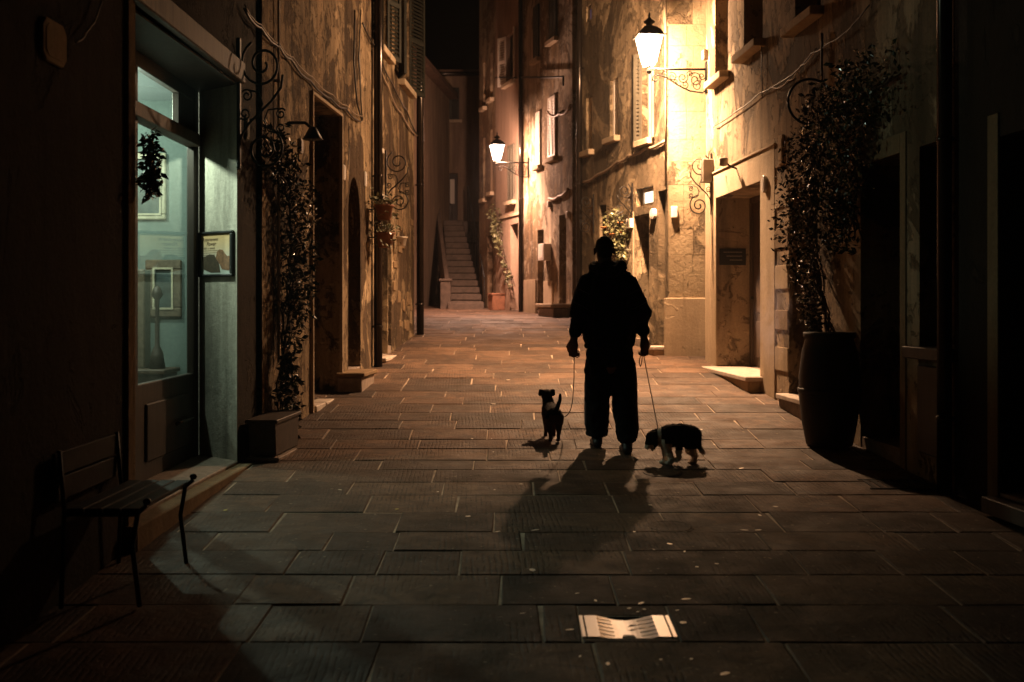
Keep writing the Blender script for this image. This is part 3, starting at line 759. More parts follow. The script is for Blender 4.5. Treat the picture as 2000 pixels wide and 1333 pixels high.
# local x along dv, local -y = outwards to the viewer
W2, H2 = .27, .175 * 1.0
hw, hh = .222, .178
m = MB()
m.box(-hw, hw, -.022, .004, hh - .022, hh); m.box(-hw, hw, -.022, .004, -hh, -hh + .022); m.box(-hw, -hw + .035, -.022, .004, -hh + .022, hh - .022); m.box(hw - .035, hw, -.022, .004, -hh + .022, hh - .022)
m.build('frame', M['black'], nb, bevel=.006)
pm, t_, b_ = newmat('printed_poster'); tc = t_.nodes.new('ShaderNodeTexCoord').outputs['Object']
sp = t_.nodes.new('ShaderNodeSeparateXYZ'); t_.links.new(tc, sp.inputs[0])
cc = ramp(t_, math_(t_, 'ADD', math_(t_, 'MULTIPLY', sp.outputs[2], 2.8), .5), [(.0, (.42, .50, .48)), (.35, (.50, .47, .42)), (.62, (.55, .42, .27)), (1, (.55, .34, .14))])
t_.links.new(cc, b_.inputs['Base Color']); b_.inputs['Roughness'].default_value = .7
MB().box(-hw + .03, hw - .03, -.008, .002, -hh + .018, hh - .018).build('poster', pm, nb)
def txt(body, size, x, z, par, mat, y=-.0095, shear=.3, sx=1.0):
    cu = bpy.data.curves.new('lettering', 'FONT'); cu.body = body; cu.size = size; cu.shear = shear; cu.materials.append(mat)
    tmp = bpy.data.objects.new('lettering_curve', cu); COL.objects.link(tmp); bpy.context.view_layer.update()
    me = bpy.data.meshes.new_from_object(tmp.evaluated_get(bpy.context.evaluated_depsgraph_get())); bpy.data.objects.remove(tmp)
    if not me.materials: me.materials.append(mat)
    o = bpy.data.objects.new('lettering', me); COL.objects.link(o); o.parent = par; o.location = (x, y, z); o.rotation_euler = (PI / 2, 0, 0); o.scale = (sx, 1, 1)
    return o
ink = simple('brown_ink', (.07, .035, .015), .8, 0, .1, 5, 0)
txt('Appartamenti', .036, -.17, .105, nb, ink); txt('Power', .046, -.12, .066, nb, ink); txt('mobili  e  tessuti', .025, -.18, .040, nb, ink)
m = MB()
for i in range(5): m.box(-.18, -.18 + [.22, .21, .17, .16, .15][i], -.0095, -.0085, .026 - i * .017, .030 - i * .017)
m.build('small_print', simple('faded_ink', (.25, .18, .12), .8, 0, .1, 5, 0), nb)
m = MB().prism([(-.175, -.02), (-.17, -.05), (-.17, -.09), (-.165, -.135), (-.155, -.135), (-.165, -.115), (-.06, -.145), (.06, -.145), (.05, -.10), (.04, -.07), (.0, -.03), (-.02, -.005), (-.08, .0), (-.13, -.015)], -.0096, -.0085, 'y')
m.build('printed_sofa', simple('sofa_ink_dark', (.05, .035, .02), .8, 0, .4, 40, 0), nb)
m = MB().prism([(.0, -.03), (.02, .02), (.05, .035), (.09, .03), (.12, .0), (.15, -.02), (.185, -.015), (.185, -.12), (.16, -.13), (.08, -.12), (.05, -.08)], -.0099, -.0086, 'y')
m.build('printed_armchair', simple('sofa_ink_brown', (.20, .10, .05), .8, 0, .4, 40, 0), nb)
# ------------------------------------------------------------------ lanterns
def spiral(cx, cz, r0, r1, a0, turns, n=26):
    return [(cx + (r0 + (r1 - r0) * i / n) * math.cos(a0 + turns * 2 * PI * i / n), 0, cz + (r0 + (r1 - r0) * i / n) * math.sin(a0 + turns * 2 * PI * i / n)) for i in range(n + 1)]
DIM_S = -1
def lantern(loc, rz, arm, label, gmat, col, power, s=1.0, near=False):
    t = thing('street_lantern', label, 'street lamp', loc, rz, 'wall lanterns on scrolled arms')
    # local x: out along the arm; z: up; origin where the arm meets the wall
    MB().box(-.0, .02, -.04, .04, -.30, .12).build('wall_plate', M['lantern_iron'], t, bevel=.004)
    MB().tube([(.0, 0, .02), (arm, 0, 0)], .014, 8).build('arm', M['lantern_iron'], t, True)
    m = MB()
    m.tube([(0.02, 0, -.26), (arm * .08, 0, -.29), (arm * .30, 0, -.27), (arm * .5, 0, -.20), (arm * .68, 0, -.11), (arm * .82, 0, -.07), (arm * .93, 0, -.09), (arm * .95, 0, -.14), (arm * .88, 0, -.16), (arm * .85, 0, -.12)], .010, 6)
    m.build('brace', M['lantern_iron'], t, True)
    m = MB()
    for (cx, cz, r, a, tn) in ((.16, -.12, .10, .5, 1.6), (.13, -.20, .07, 2, -1.4), (.33, -.10, .075, 2.5, 1.5), (.30, -.19, .06, 0, -1.4), (.47, -.09, .06, 1, 1.4), (.58, -.06, .04, 2.4, -1.2), (.07, -.07, .05, 3.5, 1.3), (.42, -.15, .035, 4, 1.3), (.23, -.05, .045, 0, 1.2)):
        m.tube(spiral(cx * arm / .78, cz, r, r * .2, a, tn, 20), .0065, 5)
    m.build('scrollwork', M['lantern_iron'], t, True)
    c = (arm, 0, 0)
    MB().lathe([(.02, -.06), (.035, -.03), (.02, .0), (.018, .03), (.022 * s, .045), (.012 * s, .055)], 10, c).build('socket', M['lantern_iron'], t, True)
    zb, zt, rb, rtp = .07 * s, .42 * s, .105 * s, .21 * s
    q = math.sqrt(.5)
    def corner(i, r): a = PI / 4 + i * PI / 2; return (arm + r * math.cos(a) / 1.0, r * math.sin(a))
    for i in range(4):
        a, b = corner(i, rb), corner(i + 1, rb); c2, d2 = corner(i + 1, rtp), corner(i, rtp)
        MB().add([(*a, zb), (*b, zb), (*c2, zt), (*d2, zt)], [(0, 1, 2, 3)]).build('glass_pane', gmat, t)
        MB().tube([(*corner(i, rb + .003), zb - .01), (*corner(i, rtp + .003), zt)], .006 * s, 5).build('glazing_bar', M['lantern_iron'], t)
    m = MB()
    for i in range(4):
        m.tube([(*corner(i, rb + .006), zb - .008), (*corner(i + 1, rb + .006), zb - .008)], .008 * s, 5)
        m.tube([(*corner(i, rb + .002), zb - .01), (*corner(i, rb * .75), zb - .035 * s), (arm, 0, .035)], .006 * s, 5)
    m.build('base_ring', M['lantern_iron'], t)
    # brim, hood and finial
    MB().lathe([(rtp + .045 * s, zt + .0), (rtp + .05 * s, zt + .012), (rtp + .01 * s, zt + .02), (rtp * .86, zt + .075 * s), (rtp * .55, zt + .12 * s), (rtp * .33, zt + .14 * s)], 4, (arm, 0, 0), rot=PI / 4).build('hood', M['lantern_iron'], t)
    MB().lathe([(.045 * s, zt + .135 * s), (.04 * s, zt + .17 * s), (.07 * s, zt + .185 * s), (.075 * s, zt + .20 * s), (.03 * s, zt + .235 * s), (.012 * s, zt + .26 * s), (.016 * s, zt + .28 * s), (.003, zt + .33 * s)], 12, (arm, 0, 0)).build('finial', M['lantern_iron'], t, True)
    ld = bpy.data.lights.new('lantern_light', 'POINT'); ld.energy = power; ld.color = col; ld.shadow_soft_size = .07
    lo = bpy.data.objects.new('lantern_light', ld); COL.objects.link(lo); lo.parent = t; lo.location = (arm, 0, zb + (zt - zb) * .45)
    # added spot brightens the ground below; point light is dimmed towards the camera
    def dim_to_camera(ld_):
        ld_.use_nodes = True; t2 = ld_.node_tree; em = t2.nodes['Emission']
        nrm = t2.nodes.new('ShaderNodeTexCoord').outputs['Normal']
        vt = t2.nodes.new('ShaderNodeVectorTransform'); vt.vector_type = 'NORMAL'; vt.convert_from = 'OBJECT'; vt.convert_to = 'WORLD'
        t2.links.new(nrm, vt.inputs[0]); sp3 = t2.nodes.new('ShaderNodeSeparateXYZ'); t2.links.new(vt.outputs[0], sp3.inputs[0])
        mr = t2.nodes.new('ShaderNodeMapRange'); mr.interpolation_type = 'SMOOTHSTEP'
        for i_, v_ in ((1, DIM_S * .72), (2, DIM_S * .91), (3, 1.0), (4, .10)): mr.inputs[i_].default_value = v_
        t2.links.new(sp3.outputs[1], mr.inputs[0]); t2.links.new(mr.outputs[0], em.inputs['Strength'])
    if near: dim_to_camera(ld)
    ls = bpy.data.lights.new('added_downlight', 'SPOT'); ls.energy = power * 5.4; ls.color = col; ls.shadow_soft_size = .07; ls.spot_size = math.radians(128); ls.spot_blend = 1  # extra spot added to light the street under the lantern
    l2 = bpy.data.objects.new('added_downlight', ls); COL.objects.link(l2); l2.parent = t; l2.location = (arm, 0, zb + (zt - zb) * .45)
    return t
k_l, _ = R1.kz(1379, 128)
ml = R1.W(R1.L - .05, 0, 4.76)
lantern(ml, math.atan2(14.25 - ml.y, 1.79 - ml.x), .78, 'nearer glowing lantern on a scrolled arm, beside the tan house windows', M['lamp_glass1'], LAMP1_C, LAMP1_W, 1.0, True)
m2 = R3a.W(R3a.k(1033), 0, 4.64)
lantern(m2, math.atan2(22.75 - m2.y, -.33 - m2.x), .69, 'farther glowing lantern on a scrolled arm, over the bend', M['lamp_glass2'], LAMP2_C, LAMP2_W, .85, True)

# ------------------------------------------------------------------ scrolled iron brackets
def scroll_bracket():
    t = thing('scroll_bracket', '', 'iron bracket', (0, 0, 0), 0, 'wrought iron scroll brackets on the house fronts')
    m = MB()   # local x: out from the wall, z up, total height 1, width about .4
    S = [(.30, 0, .02)] + []
    def P(lst): return [(a, 0, b) for a, b in lst]
    # the long S: top spiral -> right side -> crossing -> bottom left
    sp1 = spiral(.0, .80, .03, .19, 0.5, -1.75, 34)
    m.tube([(x + .20, y_, z) for x, y_, z in sp1], .011, 6)
    m.tube(P([(.375, .72), (.36, .62), (.28, .52), (.18, .43), (.08, .34), (.02, .25), (.01, .16)]), .011, 6)
    sp2 = spiral(.0, .15, .025, .17, 2.2, 1.9, 34)
    m.tube([(x + .22, y_, z) for x, y_, z in sp2], .011, 6)
    m.build('main_scroll', M['iron'], t, True)
    for (cx, cz, r, a0, tn) in ((.07, .56, .05, 0, 1.4), (.05, .42, .05, 0, -1.4), (.36, .42, .045, PI, -1.4), (.36, .31, .045, PI, 1.4)):
        MB().tube(spiral(cx, cz, r * .25, r, a0, tn, 18), .008, 5).build('small_scroll', M['iron'], t, True)
    MB().tube(P([(.09, .60), (.17, .585), (.205, .50), (.17, .40), (.09, .37)]), .008, 5).build('link', M['iron'], t, True)
    MB().tube(P([(.34, .46), (.25, .45), (.215, .37), (.25, .29), (.34, .27)]), .008, 5).build('link', M['iron'], t, True)
    MB().box(-.015, .015, -.02, .02, .0, 1.0).build('wall_bar', M['iron'], t, bevel=.003)
    return t
sbp = scroll_bracket()
def place_bracket(first, f, px, py0, py1, label, flip=1, turn=0.0, scale_h=1.0, xs=1.0):
    o = sbp if first else copy_tree(sbp)
    k, zt = f.kz(px, py0); _, zb = f.kz(px, py1)
    h = zt - zb
    o.location = f.W(k, .01, zb); o.rotation_euler = (0, 0, f.rz + PI / 2 + turn); o.scale = (h * xs, h, h)
    o['label'] = label; return o
place_bracket(True, L1, 752, 294, 412, 'black iron scroll bracket over the white pot on the left wall', xs=1.0)
place_bracket(False, R1, 1391, 300, 420, 'black iron scroll bracket at the corner of the tan house', xs=.95)
place_bracket(False, L0, 464, 75, 330, 'large dark scroll bracket above the shop doorway corner', xs=.9)
place_bracket(False, R2, 1236, 358, 440, 'iron scroll bracket over the plant on the peeling house', xs=1.0)
place_bracket(False, R2, 1160, 380, 455, 'farther thin scroll bracket on the peeling house', xs=1.0)

# ------------------------------------------------------------------ pipes and cables
def pipe(f, px, z0, z1, r, label, mat, out=None, name='downpipe', brackets=True):
    out = out if out is not None else r + .02; k = f.k(px)
    t = thing(name, label, 'pipe', f.W(k, out, z0), f.rz)
    MB().tube([(0, 0, 0), (0, 0, z1 - z0)], r, 12).build('tube', mat, t, True)
    if brackets:
        z = .5
        while z < z1 - z0:
            MB().lathe([(r + .002, 0), (r + .008, .004), (r + .008, .03), (r + .002, .034)], 12, (0, 0, z)).build('collar', mat, t, True)
            MB().box(-.01, .01, -out, -r * .5, z + .005, z + .028).build('bracket', mat, t)
            z += 1.9
    return t
pipe(R1, 1864, gz(7.4) - .0, 10, .05, 'shiny dark downpipe at the near end of the tan house', M['pipe'])
pipe(L1, 727, gz(13.7), 10, .055, 'thick dark downpipe on the streaked left house', M['pipe'], name='downpipe')
pipe(L1, 537, 1.2, 10, .012, 'thin bright conduit behind the climbing plant on the left', M['pipe_tan'], name='conduit')
pipe(L1, 811, gz(17), 10, .06, 'dark downpipe at the far corner of the streaked house', M['pipe'])
pipe(R3a, 1022.5, gz(23.2), 10, .045, 'rusty downpipe between ochre and pink houses', M['pipe'])
pipe(R2, 1318 - 14, 3.3, 8, .012, 'thin pale conduit on the corner of the peeling house', M['pipe_tan'], name='conduit', brackets=False)
pipe(R2, 1139, gz(17.8), 11, .05, 'dark downpipe at the far edge of the peeling house', M['pipe'])
oncable(L1, [(470, 18), (503, 56), (540, 92), (562, 116), (600, 158), (640, 192), (670, 212), (700, 238)], .011, 'wall_cable', 'thick sagging cable bundle above the tall left door', M['cable'], sag=.03)
oncable(L1, [(470, 10), (503, 48), (540, 86), (566, 112), (604, 150), (645, 186), (672, 206), (703, 228)], .006, 'wall_cable', 'pale twisted cable along the top of the bundle over the tall door', M['cable_pale'], sag=.03)
oncable(L1, [(688, 20), (686, 120), (692, 200), (702, 236)], .010, 'wall_cable', 'cable dropping to the knot left of the downpipe', M['cable'])
oncable(L1, [(700, 20), (696, 110), (700, 190), (703, 236)], .008, 'wall_cable', 'thinner second cable dropping to the knot left of the downpipe', M['cable'])
oncable(L1, [(703, 45), (732, 95), (760, 160), (790, 215), (814, 268)], .012, 'wall_cable', 'dark cable sloping down behind the downpipe to the far corner', M['cable'], sag=.04)
oncable(L1, [(733, 110), (752, 165), (780, 222), (817, 270)], .013, 'wall_cable', 'lower looping cable right of the left downpipe', M['cable_pale'], sag=.06)
oncable(L1, [(676, 240), (677, 290), (674, 330)], .005, 'wall_cable', 'thin wire running down to the white bell plate', M['cable'])
oncable(L0, [(190, -10), (178, 30), (160, 60), (136, 84)], .006, 'wall_cable', 'thin light-coloured wire at the top left', M['cable_pale'], sag=.01)
oncable(R1, [(1400, 246), (1440, 220), (1490, 182), (1530, 160), (1560, 140), (1590, 106), (1625, 84), (1660, 62), (1705, 10)], .007, 'wall_cable', 'cable climbing across the tan house below its windows', M['cable'], sag=.012)
oncable(R1, [(1512, 170), (1545, 158), (1570, 128), (1600, 95)], .007, 'wall_cable', 'loose loop of wire below the climbing house cable', M['cable_pale'], sag=.04)
oncable(R1, [(1493, 88), (1494, 190)], .006, 'wall_cable', 'wire hanging down from the middle window sill', M['cable'])
oncable(R1, [(1612, 65), (1611, 180)], .012, 'wall_cable', 'dark conduit dropping toward the iron hoop', M['cable'])
oncable(R2, [(1142, 356), (1170, 342), (1210, 316), (1230, 305), (1265, 290), (1302, 276)], .022, 'wall_cable', 'thick drooping cable under the windows of the peeling house', M['cable_pale'], sag=.03)
oncable(R3a, [(1112, 370), (1095, 384), (1075, 388)], .03, 'wall_cable', 'pale sagging cable on the ochre house above its door', M['cable_pale'], sag=.04)
oncable(R3a, [(1117, 205), (1095, 222), (1072, 218)], .025, 'wall_cable', 'pale cable sagging beside the upper shutters of the ochre house', M['cable_pale'], sag=.08)
oncable(R3a, [(1108, 168), (1108, 151), (1060, 152), (1026, 152)], .02, 'iron_rod', 'straight iron rod across the upper ochre house', M['iron'], out=.08, cat='rod')
oncable(R3b, [(1017, 153), (975, 152)], .02, 'iron_rod', 'iron rod continuing across the pink house', M['iron'], out=.08, cat='rod')

# small fixtures on the walls
def fixture(f, px, py, w_, h_, d_, name, label, cat, mat, group=None, shape='box', z=None):
    k, zz = f.kz(px, py); o = thing(name, label, cat, f.W(k, .0, z or zz), f.rz, group)
    if shape == 'box':
        MB().box(-w_ / 2, w_ / 2, .001, d_, -h_ / 2, h_ / 2).build('case', mat, o, bevel=min(.008, d_ * .4))
        MB().box(-w_ * .38, w_ * .38, d_ - .001, d_ + .004, -h_ * .36, h_ * .36).build('cover', mat, o)
    else:
        n = 14; pl = [(w_ / 2 * math.cos(a) * (1 if abs(math.sin(a)) < .7 else .92), h_ / 2 * math.copysign(abs(math.sin(a)) ** .7, math.sin(a))) for a in [2 * PI * i / n for i in range(n)]]
        MB().prism(pl, .001, d_, 'y').build('case', mat, o, bevel=.006)
        MB().prism([(a * .55, b * .6) for a, b in pl], d_ - .001, d_ + .004, 'y').build('cover', mat, o)
    return o
fixture(R1, 1498, 360, .13, .19, .05, 'bulkhead_lamp', 'white oval wall light right of the wide tan doorway', 'wall light', M['white_plastic'], shape='oval')
fixture(R2, 1279, 418, .16, .15, .05, 'bulkhead_lamp', 'white oval wall light between the two bright doorways', 'wall light', M['white_plastic'], shape='oval')
fixture(R1, 1391, 335, .16, .30, .14, 'junction_box', 'tall brown box on the corner of the tan house beside the scroll bracket', 'electric box', M['grey_plastic'])
fixture(R1, 1382, 108, .10, .13, .07, 'junction_box', 'small grey box just above the nearer lantern arm', 'electric box', M['grey_plastic'])
fixture(R1, 1529, 293, .14, .30, .03, 'wall_panel', 'flat pale panel just right of the door surround', 'panel', M['surround'])
fixture(R3a, 1071, 493, .36, .33, .16, 'meter_box', 'white meter box on the ochre house beside its door', 'meter box', M['white_plastic'])
fixture(R3a, 1112, 420, .10, .13, .06, 'doorbell', 'small white bell box by the right door of the ochre house', 'doorbell', M['white_plastic'])
fixture(R3a, 1075, 400, .10, .12, .06, 'doorbell', 'small white bell box above the meter box', 'doorbell', M['white_plastic'])
fixture(L1, 670, 337, .10, .17, .02, 'wall_plate', 'white plate right of the tall door', 'plate', M['white_plastic'])
fixture(L1, 712, 350, .10, .18, .02, 'wall_plate', 'white plate between arched doorway and downpipe', 'plate', M['white_plastic'])
fixture(L1, 584, 286, .09, .14, .03, 'wall_plate', 'small plate left of the tall door', 'plate', M['grey_plastic'])
k, z = L0.kz(100, 84); wp = thing('wall_plaque', 'pale chamfered plaque high on the near left wall', 'plaque', L0.W(k, 0, z), L0.rz)
MB().prism([(-.13, -.06), (-.09, -.10), (.09, -.10), (.13, -.06), (.13, .06), (.09, .10), (-.09, .10), (-.13, .06)], .001, .02, 'y').build('plate', M['surround'], wp, bevel=.004)
MB().prism([(-.10, -.05), (-.07, -.075), (.07, -.075), (.10, -.05), (.10, .05), (.07, .075), (-.07, .075), (-.10, .05)], .019, .024, 'y').build('inset', M['surround'], wp)
fixture(L0, 480, 252, .09, .18, .02, 'wall_plate', 'light plate behind the large scroll bracket', 'plate', M['reveal'])
# bracketed white light on the corner return
bl = thing('bulkhead_lamp', 'white wall light on the ashlar corner', 'wall light', ((1317 - HX) / F * 14.85, 14.868, EYE + (HY - 412) / F * 14.85))
MB().box(-.045, .045, -.05, -.0, -.10, .06).build('case', M['white_plastic'], bl, bevel=.012)
MB().box(-.035, .035, -.058, -.052, -.09, .05).build('cover', M['white_plastic'], bl, bevel=.004)
mbx = thing('meter_box', 'small square box left of the narrow bright doorway', 'meter box', R2.W(R2.k(1234), 0, EYE + (HY - 437) / F * R2.kd(1234)[1]), R2.rz)
MB().box(-.08, .08, .0, .06, -.07, .07).build('case', M['white_plastic'], mbx, bevel=.008); MB().box(-.04, .04, .058, .064, -.03, .03).build('cover', M['grey_plastic'], mbx)
# security spotlight on the tan house
k, z = R1.kz(1441, 322); sp_ = thing('spotlight', 'small spotlight on a bracket above the wide tan doorway', 'spotlight', R1.W(k, 0, z), R1.rz)
MB().tube([(0, 0, -.05), (0, .09, -.02), (.0, .14, .02)], .012, 6).build('bracket', M['iron'], sp_, True)
MB().lathe([(.02, -.05), (.045, -.045), (.055, .04), (.05, .045)], 12, (0, .17, .03)).build('head', M['grey_plastic'], sp_, True)
k, z = L1.kz(566, 262); sp2_ = thing('spotlight', 'unlit black spotlight above the climbing plant left of the tall door', 'spotlight', L1.W(k, 0, z), L1.rz)
MB().tube([(0, 0, .10), (0, .14, .10), (0, .20, .05)], .016, 6).build('bracket', M['iron'], sp2_, True)
MB().lathe([(.03, .06), (.04, .04), (.09, -.05), (.085, -.055)], 14, (0, .21, 0)).build('head', M['iron'], sp2_, True)
# dark plaque on the reveal of the wide doorway (on its far jamb, which faces the camera)
kk1 = R1d[1]; pq = thing('door_plaque', 'dark plaque on the far jamb of the wide tan doorway', 'plaque', R1.W(kk1 - .003, -.20, 2.30), R1.rz)
MB().box(-.02, 0, -.17, .17, -.11, .10).build('plate', M['black'], pq, bevel=.004)
for i in range(3): MB().box(-.022, -.0195, -.12, .12 - .04 * i, .05 - .05 * i, .058 - .05 * i).build('engraved_line', M['grey_plastic'], pq)
# curtain edge in the wide doorway
cu = thing('door_curtain', 'pale curtain edge hanging in the wide tan doorway', 'curtain', R1.W(R1d[0] + .05, -.25, .95), R1.rz)
MB().prism([(0, -.02), (.05, .0), (.03, .03), (.07, .05), (.02, .07), (.0, .04)], 0, .55, 'z').build('cloth', M['curtain'], cu, True)

# iron hoop in the vine, right
k, z = R1.kz(1637, 200); hp = thing('iron_hoop', 'round iron hoop on the wall above the right climbing plant', 'iron hoop', R1.W(k, .25, z), R1.rz)
MB().tube([(.0, .20 * math.cos(a), .20 * math.sin(a)) for a in [2 * PI * i / 28 for i in range(29)]], .012, 6).build('hoop', M['iron'], hp, True)
MB().tube([(0, -.25, 0), (0, -.2, 0)], .015, 6).build('stay', M['iron'], hp)

# ------------------------------------------------------------------ plants
def leaves(mb, n, place, size, rnd):
    for _ in range(n):
        c = Vector(place()); s = size * rnd.uniform(.6, 1.3)
        d = Vector((rnd.gauss(0, 1), rnd.gauss(0, 1), rnd.gauss(-.3, .8))).normalized(); u = d.cross(Vector((rnd.gauss(0, 1), rnd.gauss(0, 1), rnd.gauss(0, 1)))).normalized(); nrm = d.cross(u)
        mb.add([c, c + d * s * .5 + u * s * .24, c + d * s + nrm * s * .08, c + d * s * .5 - u * s * .24, c + d * s * .5 + nrm * -s * .07], [(0, 1, 4), (1, 2, 4), (2, 3, 4), (3, 0, 4)])
def vine(f, pathpx, label, rad, n, size, base=None, mat='leaf', stems=5, outm=.12, seed=1):
    rnd = random.Random(seed); P = [(*f.kz(a, b), r) for a, b, r in pathpx]
    o = thing('climbing_plant', label, 'plant', base or f.W(P[0][0], .12, P[0][1]), 0); c = Vector(o.location)
    def place():
        i = rnd.randrange(len(P) - 1); t = rnd.random(); a, b = P[i], P[i + 1]
        k = a[0] + (b[0] - a[0]) * t; z = a[1] + (b[1] - a[1]) * t; r = (a[2] + (b[2] - a[2]) * t)
        def g(m_, sd): return m_ + max(-1.5, min(1.5, rnd.gauss(0, 1))) * sd
        return f.W(g(k, r * .62), abs(g(outm, r * .5)) + .02, g(z, r * .62)) - c
    mb = MB(); leaves(mb, n, place, size, rnd); tag(mb.build('foliage', M[mat], o), kind='stuff')
    for s_ in range(stems):
        pts = []
        for i, (k, z, r) in enumerate(P):
            pts.append(f.W(k + rnd.uniform(-.5, .5) * r, rnd.uniform(.03, .12), z) - c)
        q = [];
        for i in range(len(pts) - 1):
            for j in range(5): q.append(pts[i].lerp(pts[i + 1], j / 5) + Vector((rnd.gauss(0, .012), rnd.gauss(0, .012), 0)))
        q.append(pts[-1]); MB().tube(q, .008, 5).build('stem', M['wood_mid'], o, True)
    return o
# left vine in the long planter
vine(L1, [(540, 840, .05), (532, 780, .12), (530, 700, .05), (548, 600, .16), (550, 540, .20), (552, 460, .20), (548, 400, .18), (525, 330, .18), (505, 270, .15)], 'dark climbing plant with glossy leaves left of the tall framed door', .2, 2200, .065, seed=3)
# right vine rising from the urn
vine(R1, [(1640, 660, .04), (1630, 600, .10), (1610, 520, .16), (1600, 440, .26), (1605, 380, .24), (1610, 310, .22), (1640, 240, .20), (1680, 200, .24), (1720, 180, .25), (1760, 150, .28)], 'dark climbing plant with glossy leaves rising from the tall urn', .3, 2800, .058, outm=.18, stems=8, seed=5)
vine(R1, [(1690, 470, .12), (1685, 380, .22), (1690, 300, .30), (1710, 220, .3)], 'dense dark hanging foliage right of the urn plant', .3, 1600, .065, outm=.2, stems=3, seed=8)
vine(R2, [(1228, 500, .10), (1222, 460, .17), (1216, 420, .14)], 'leafy plant with orange flowers by the narrow bright doorway', .15, 420, .09, mat='leaf_dull', stems=2, seed=9)
vine(R3b, [(1010, 560, .04), (985, 480, .07), (980, 440, .12), (975, 415, .20)], 'green hanging plant between the bend doorways', .15, 330, .10, mat='leaf_dull', stems=3, seed=12)
vine(L0, [(272, 375, .04), (276, 330, .05), (272, 265, .04)], 'bushy dark plant hanging at the near edge of the shop doorway', .12, 380, .055, outm=.04, stems=2, seed=14)
k, z = R2.kz(1226, 452); fl = thing('flower', 'orange flowers on the plant by the narrow bright doorway', 'flower', R2.W(k, .22, z))
for i in range(5):
    a = R.uniform(0, 6.28)
    MB().lathe([(.005, 0), (.035, .015), (.05, .03), (.02, .02)], 7, (R.uniform(-.16, .12), R.uniform(-.05, .05), R.uniform(-.16, .10))).build('bloom', M['flower'], fl, True)

# tall barrel shaped urn
ur = thing('tall_urn', 'tall dark barrel shaped urn with a climbing plant, right side', 'urn', (2.66, 9.15, gz(9.15)), 0)
MB().lathe([(.15, 0), (.19, .02), (.225, .2), (.25, .42), (.25, .6), (.225, .8), (.195, .9), (.215, .915), (.215, .955), (.18, .955), (.175, .90)], 28).build('body', M['urn'], ur, True)
MB().lathe([(.256, 0), (.262, .01), (.262, .03), (.256, .04)], 28, (0, 0, .45)).build('hoop', M['urn'], ur, True)
MB().lathe([(.0, .905), (.176, .903), (.17, .90)], 20).build('soil', M['wood'], ur)
# long planter box on the left, with little feet
pb = thing('planter_box', 'dark rectangular planter box at the foot of the left climbing plant', 'planter', (-1.93, 8.86, gz(8.6)), L1.rz)
MB().prism([(-.33, .0), (.33, .0), (.36, .26), (-.36, .26)], -.105, .11, 'y').build('box', M['planter'], pb, bevel=.006, loc=(0, 0, .04))
m = MB()
for a in (-.3, .3):
    for b in (-.08, .08): m.box(a - .025, a + .025, b - .02, b + .02, -.02, .045)
m.build('feet', M['surround'], pb)
MB().box(-.375, .375, -.125, .13, .295, .325).build('rim', M['planter'], pb, bevel=.005)
MB().box(-.36, .36, -.13, .14, .0, .03).build('saucer', M['stepstone'], pb, bevel=.006)
# white hanging tub and dark hanging pots on the left house
def hanging_pot(f, px, py, s, label, mat, plant, seed, out=.16, width=1.0):
    k, t = f.kd(px); z = EYE + (HY - py) / F * t
    o = thing('hanging_pot', label, 'flower pot', f.W(k, out, z), f.rz, None)
    MB().lathe([(.55 * s, -.7 * s), (.62 * s, -.68 * s), (.85 * s, .55 * s), (1.0 * s, .57 * s), (1.0 * s, .75 * s), (.88 * s, .75 * s), (.84 * s, .5 * s)], 20, (0, 0, 0), sq=(width, 1)).build('pot', mat, o, True)
    MB().tube([(0, -out, .3 * s), (0, -s * .9, .3 * s)], .008, 5).build('hook', M['iron'], o)
    if plant:
        rnd = random.Random(seed); mb = MB()
        leaves(mb, plant, lambda: (rnd.gauss(0, s * .8), rnd.gauss(0, s * .7), s * .8 + abs(rnd.gauss(0, s * .5)) - (s * 1.2 if rnd.random() < .25 else 0)), .06, rnd)
        tag(mb.build('foliage', M['leaf_dull'], o), kind='stuff')
    return o
hanging_pot(L1, 768, 472, .085, 'white ceramic tub hanging below the left scroll bracket', M['white_pot'], 0, 1, out=.12, width=1.3)
hanging_pot(L1, 719, 416, .13, 'upper dark pot with trailing leaves by the left downpipe', M['terracotta'], 160, 21, out=.2)
hanging_pot(L1, 721, 470, .13, 'lower dark pot with trailing leaves by the left downpipe', M['terracotta'], 160, 22, out=.2)
# potted stem at the bend
tp = thing('terracotta_planter', 'square terracotta planter between doorways at the bend', 'planter', (R3b.W(R3b.k(983), .16, 0).x, R3b.W(R3b.k(983), .16, 0).y, gz(24.6)), R3b.rz)
MB().prism([(-.16, 0), (.16, 0), (.19, .34), (-.19, .34)], -.15, .15, 'y').build('box', M['terracotta'], tp, bevel=.01)
MB().box(-.20, .20, -.17, .17, .342, .38).build('rim', M['terracotta'], tp, bevel=.006)

# stone bench block at the bend and step block on the left
sb = thing('stone_bench', 'low stone block seat by the ochre house at the bend', 'bench', (R3a.W(R3a.k(1098), .22, 0).x, R3a.W(R3a.k(1098), .22, 0).y, gz(21.2)), R3a.rz)
MB().box(-.45, .45, -.2, .12, -.05, .16).build('base', M['stepstone'], sb, bevel=.02)
MB().box(-.5, .5, -.22, .17, .162, .24).build('slab', M['surround'], sb, bevel=.015)
blk = thing('stone_step', 'free standing stone step block beneath the arched left doorway', 'step', (-1.74, 12.15, gz(11.95)), L1.rz)
MB().box(-.42, .30, -.14, .13, -.06, .155).build('block', M['stepstone'], blk, bevel=.01)
MB().box(-.45, .33, -.15, .165, .157, .205).build('slab', M['quoin'], blk, bevel=.01)

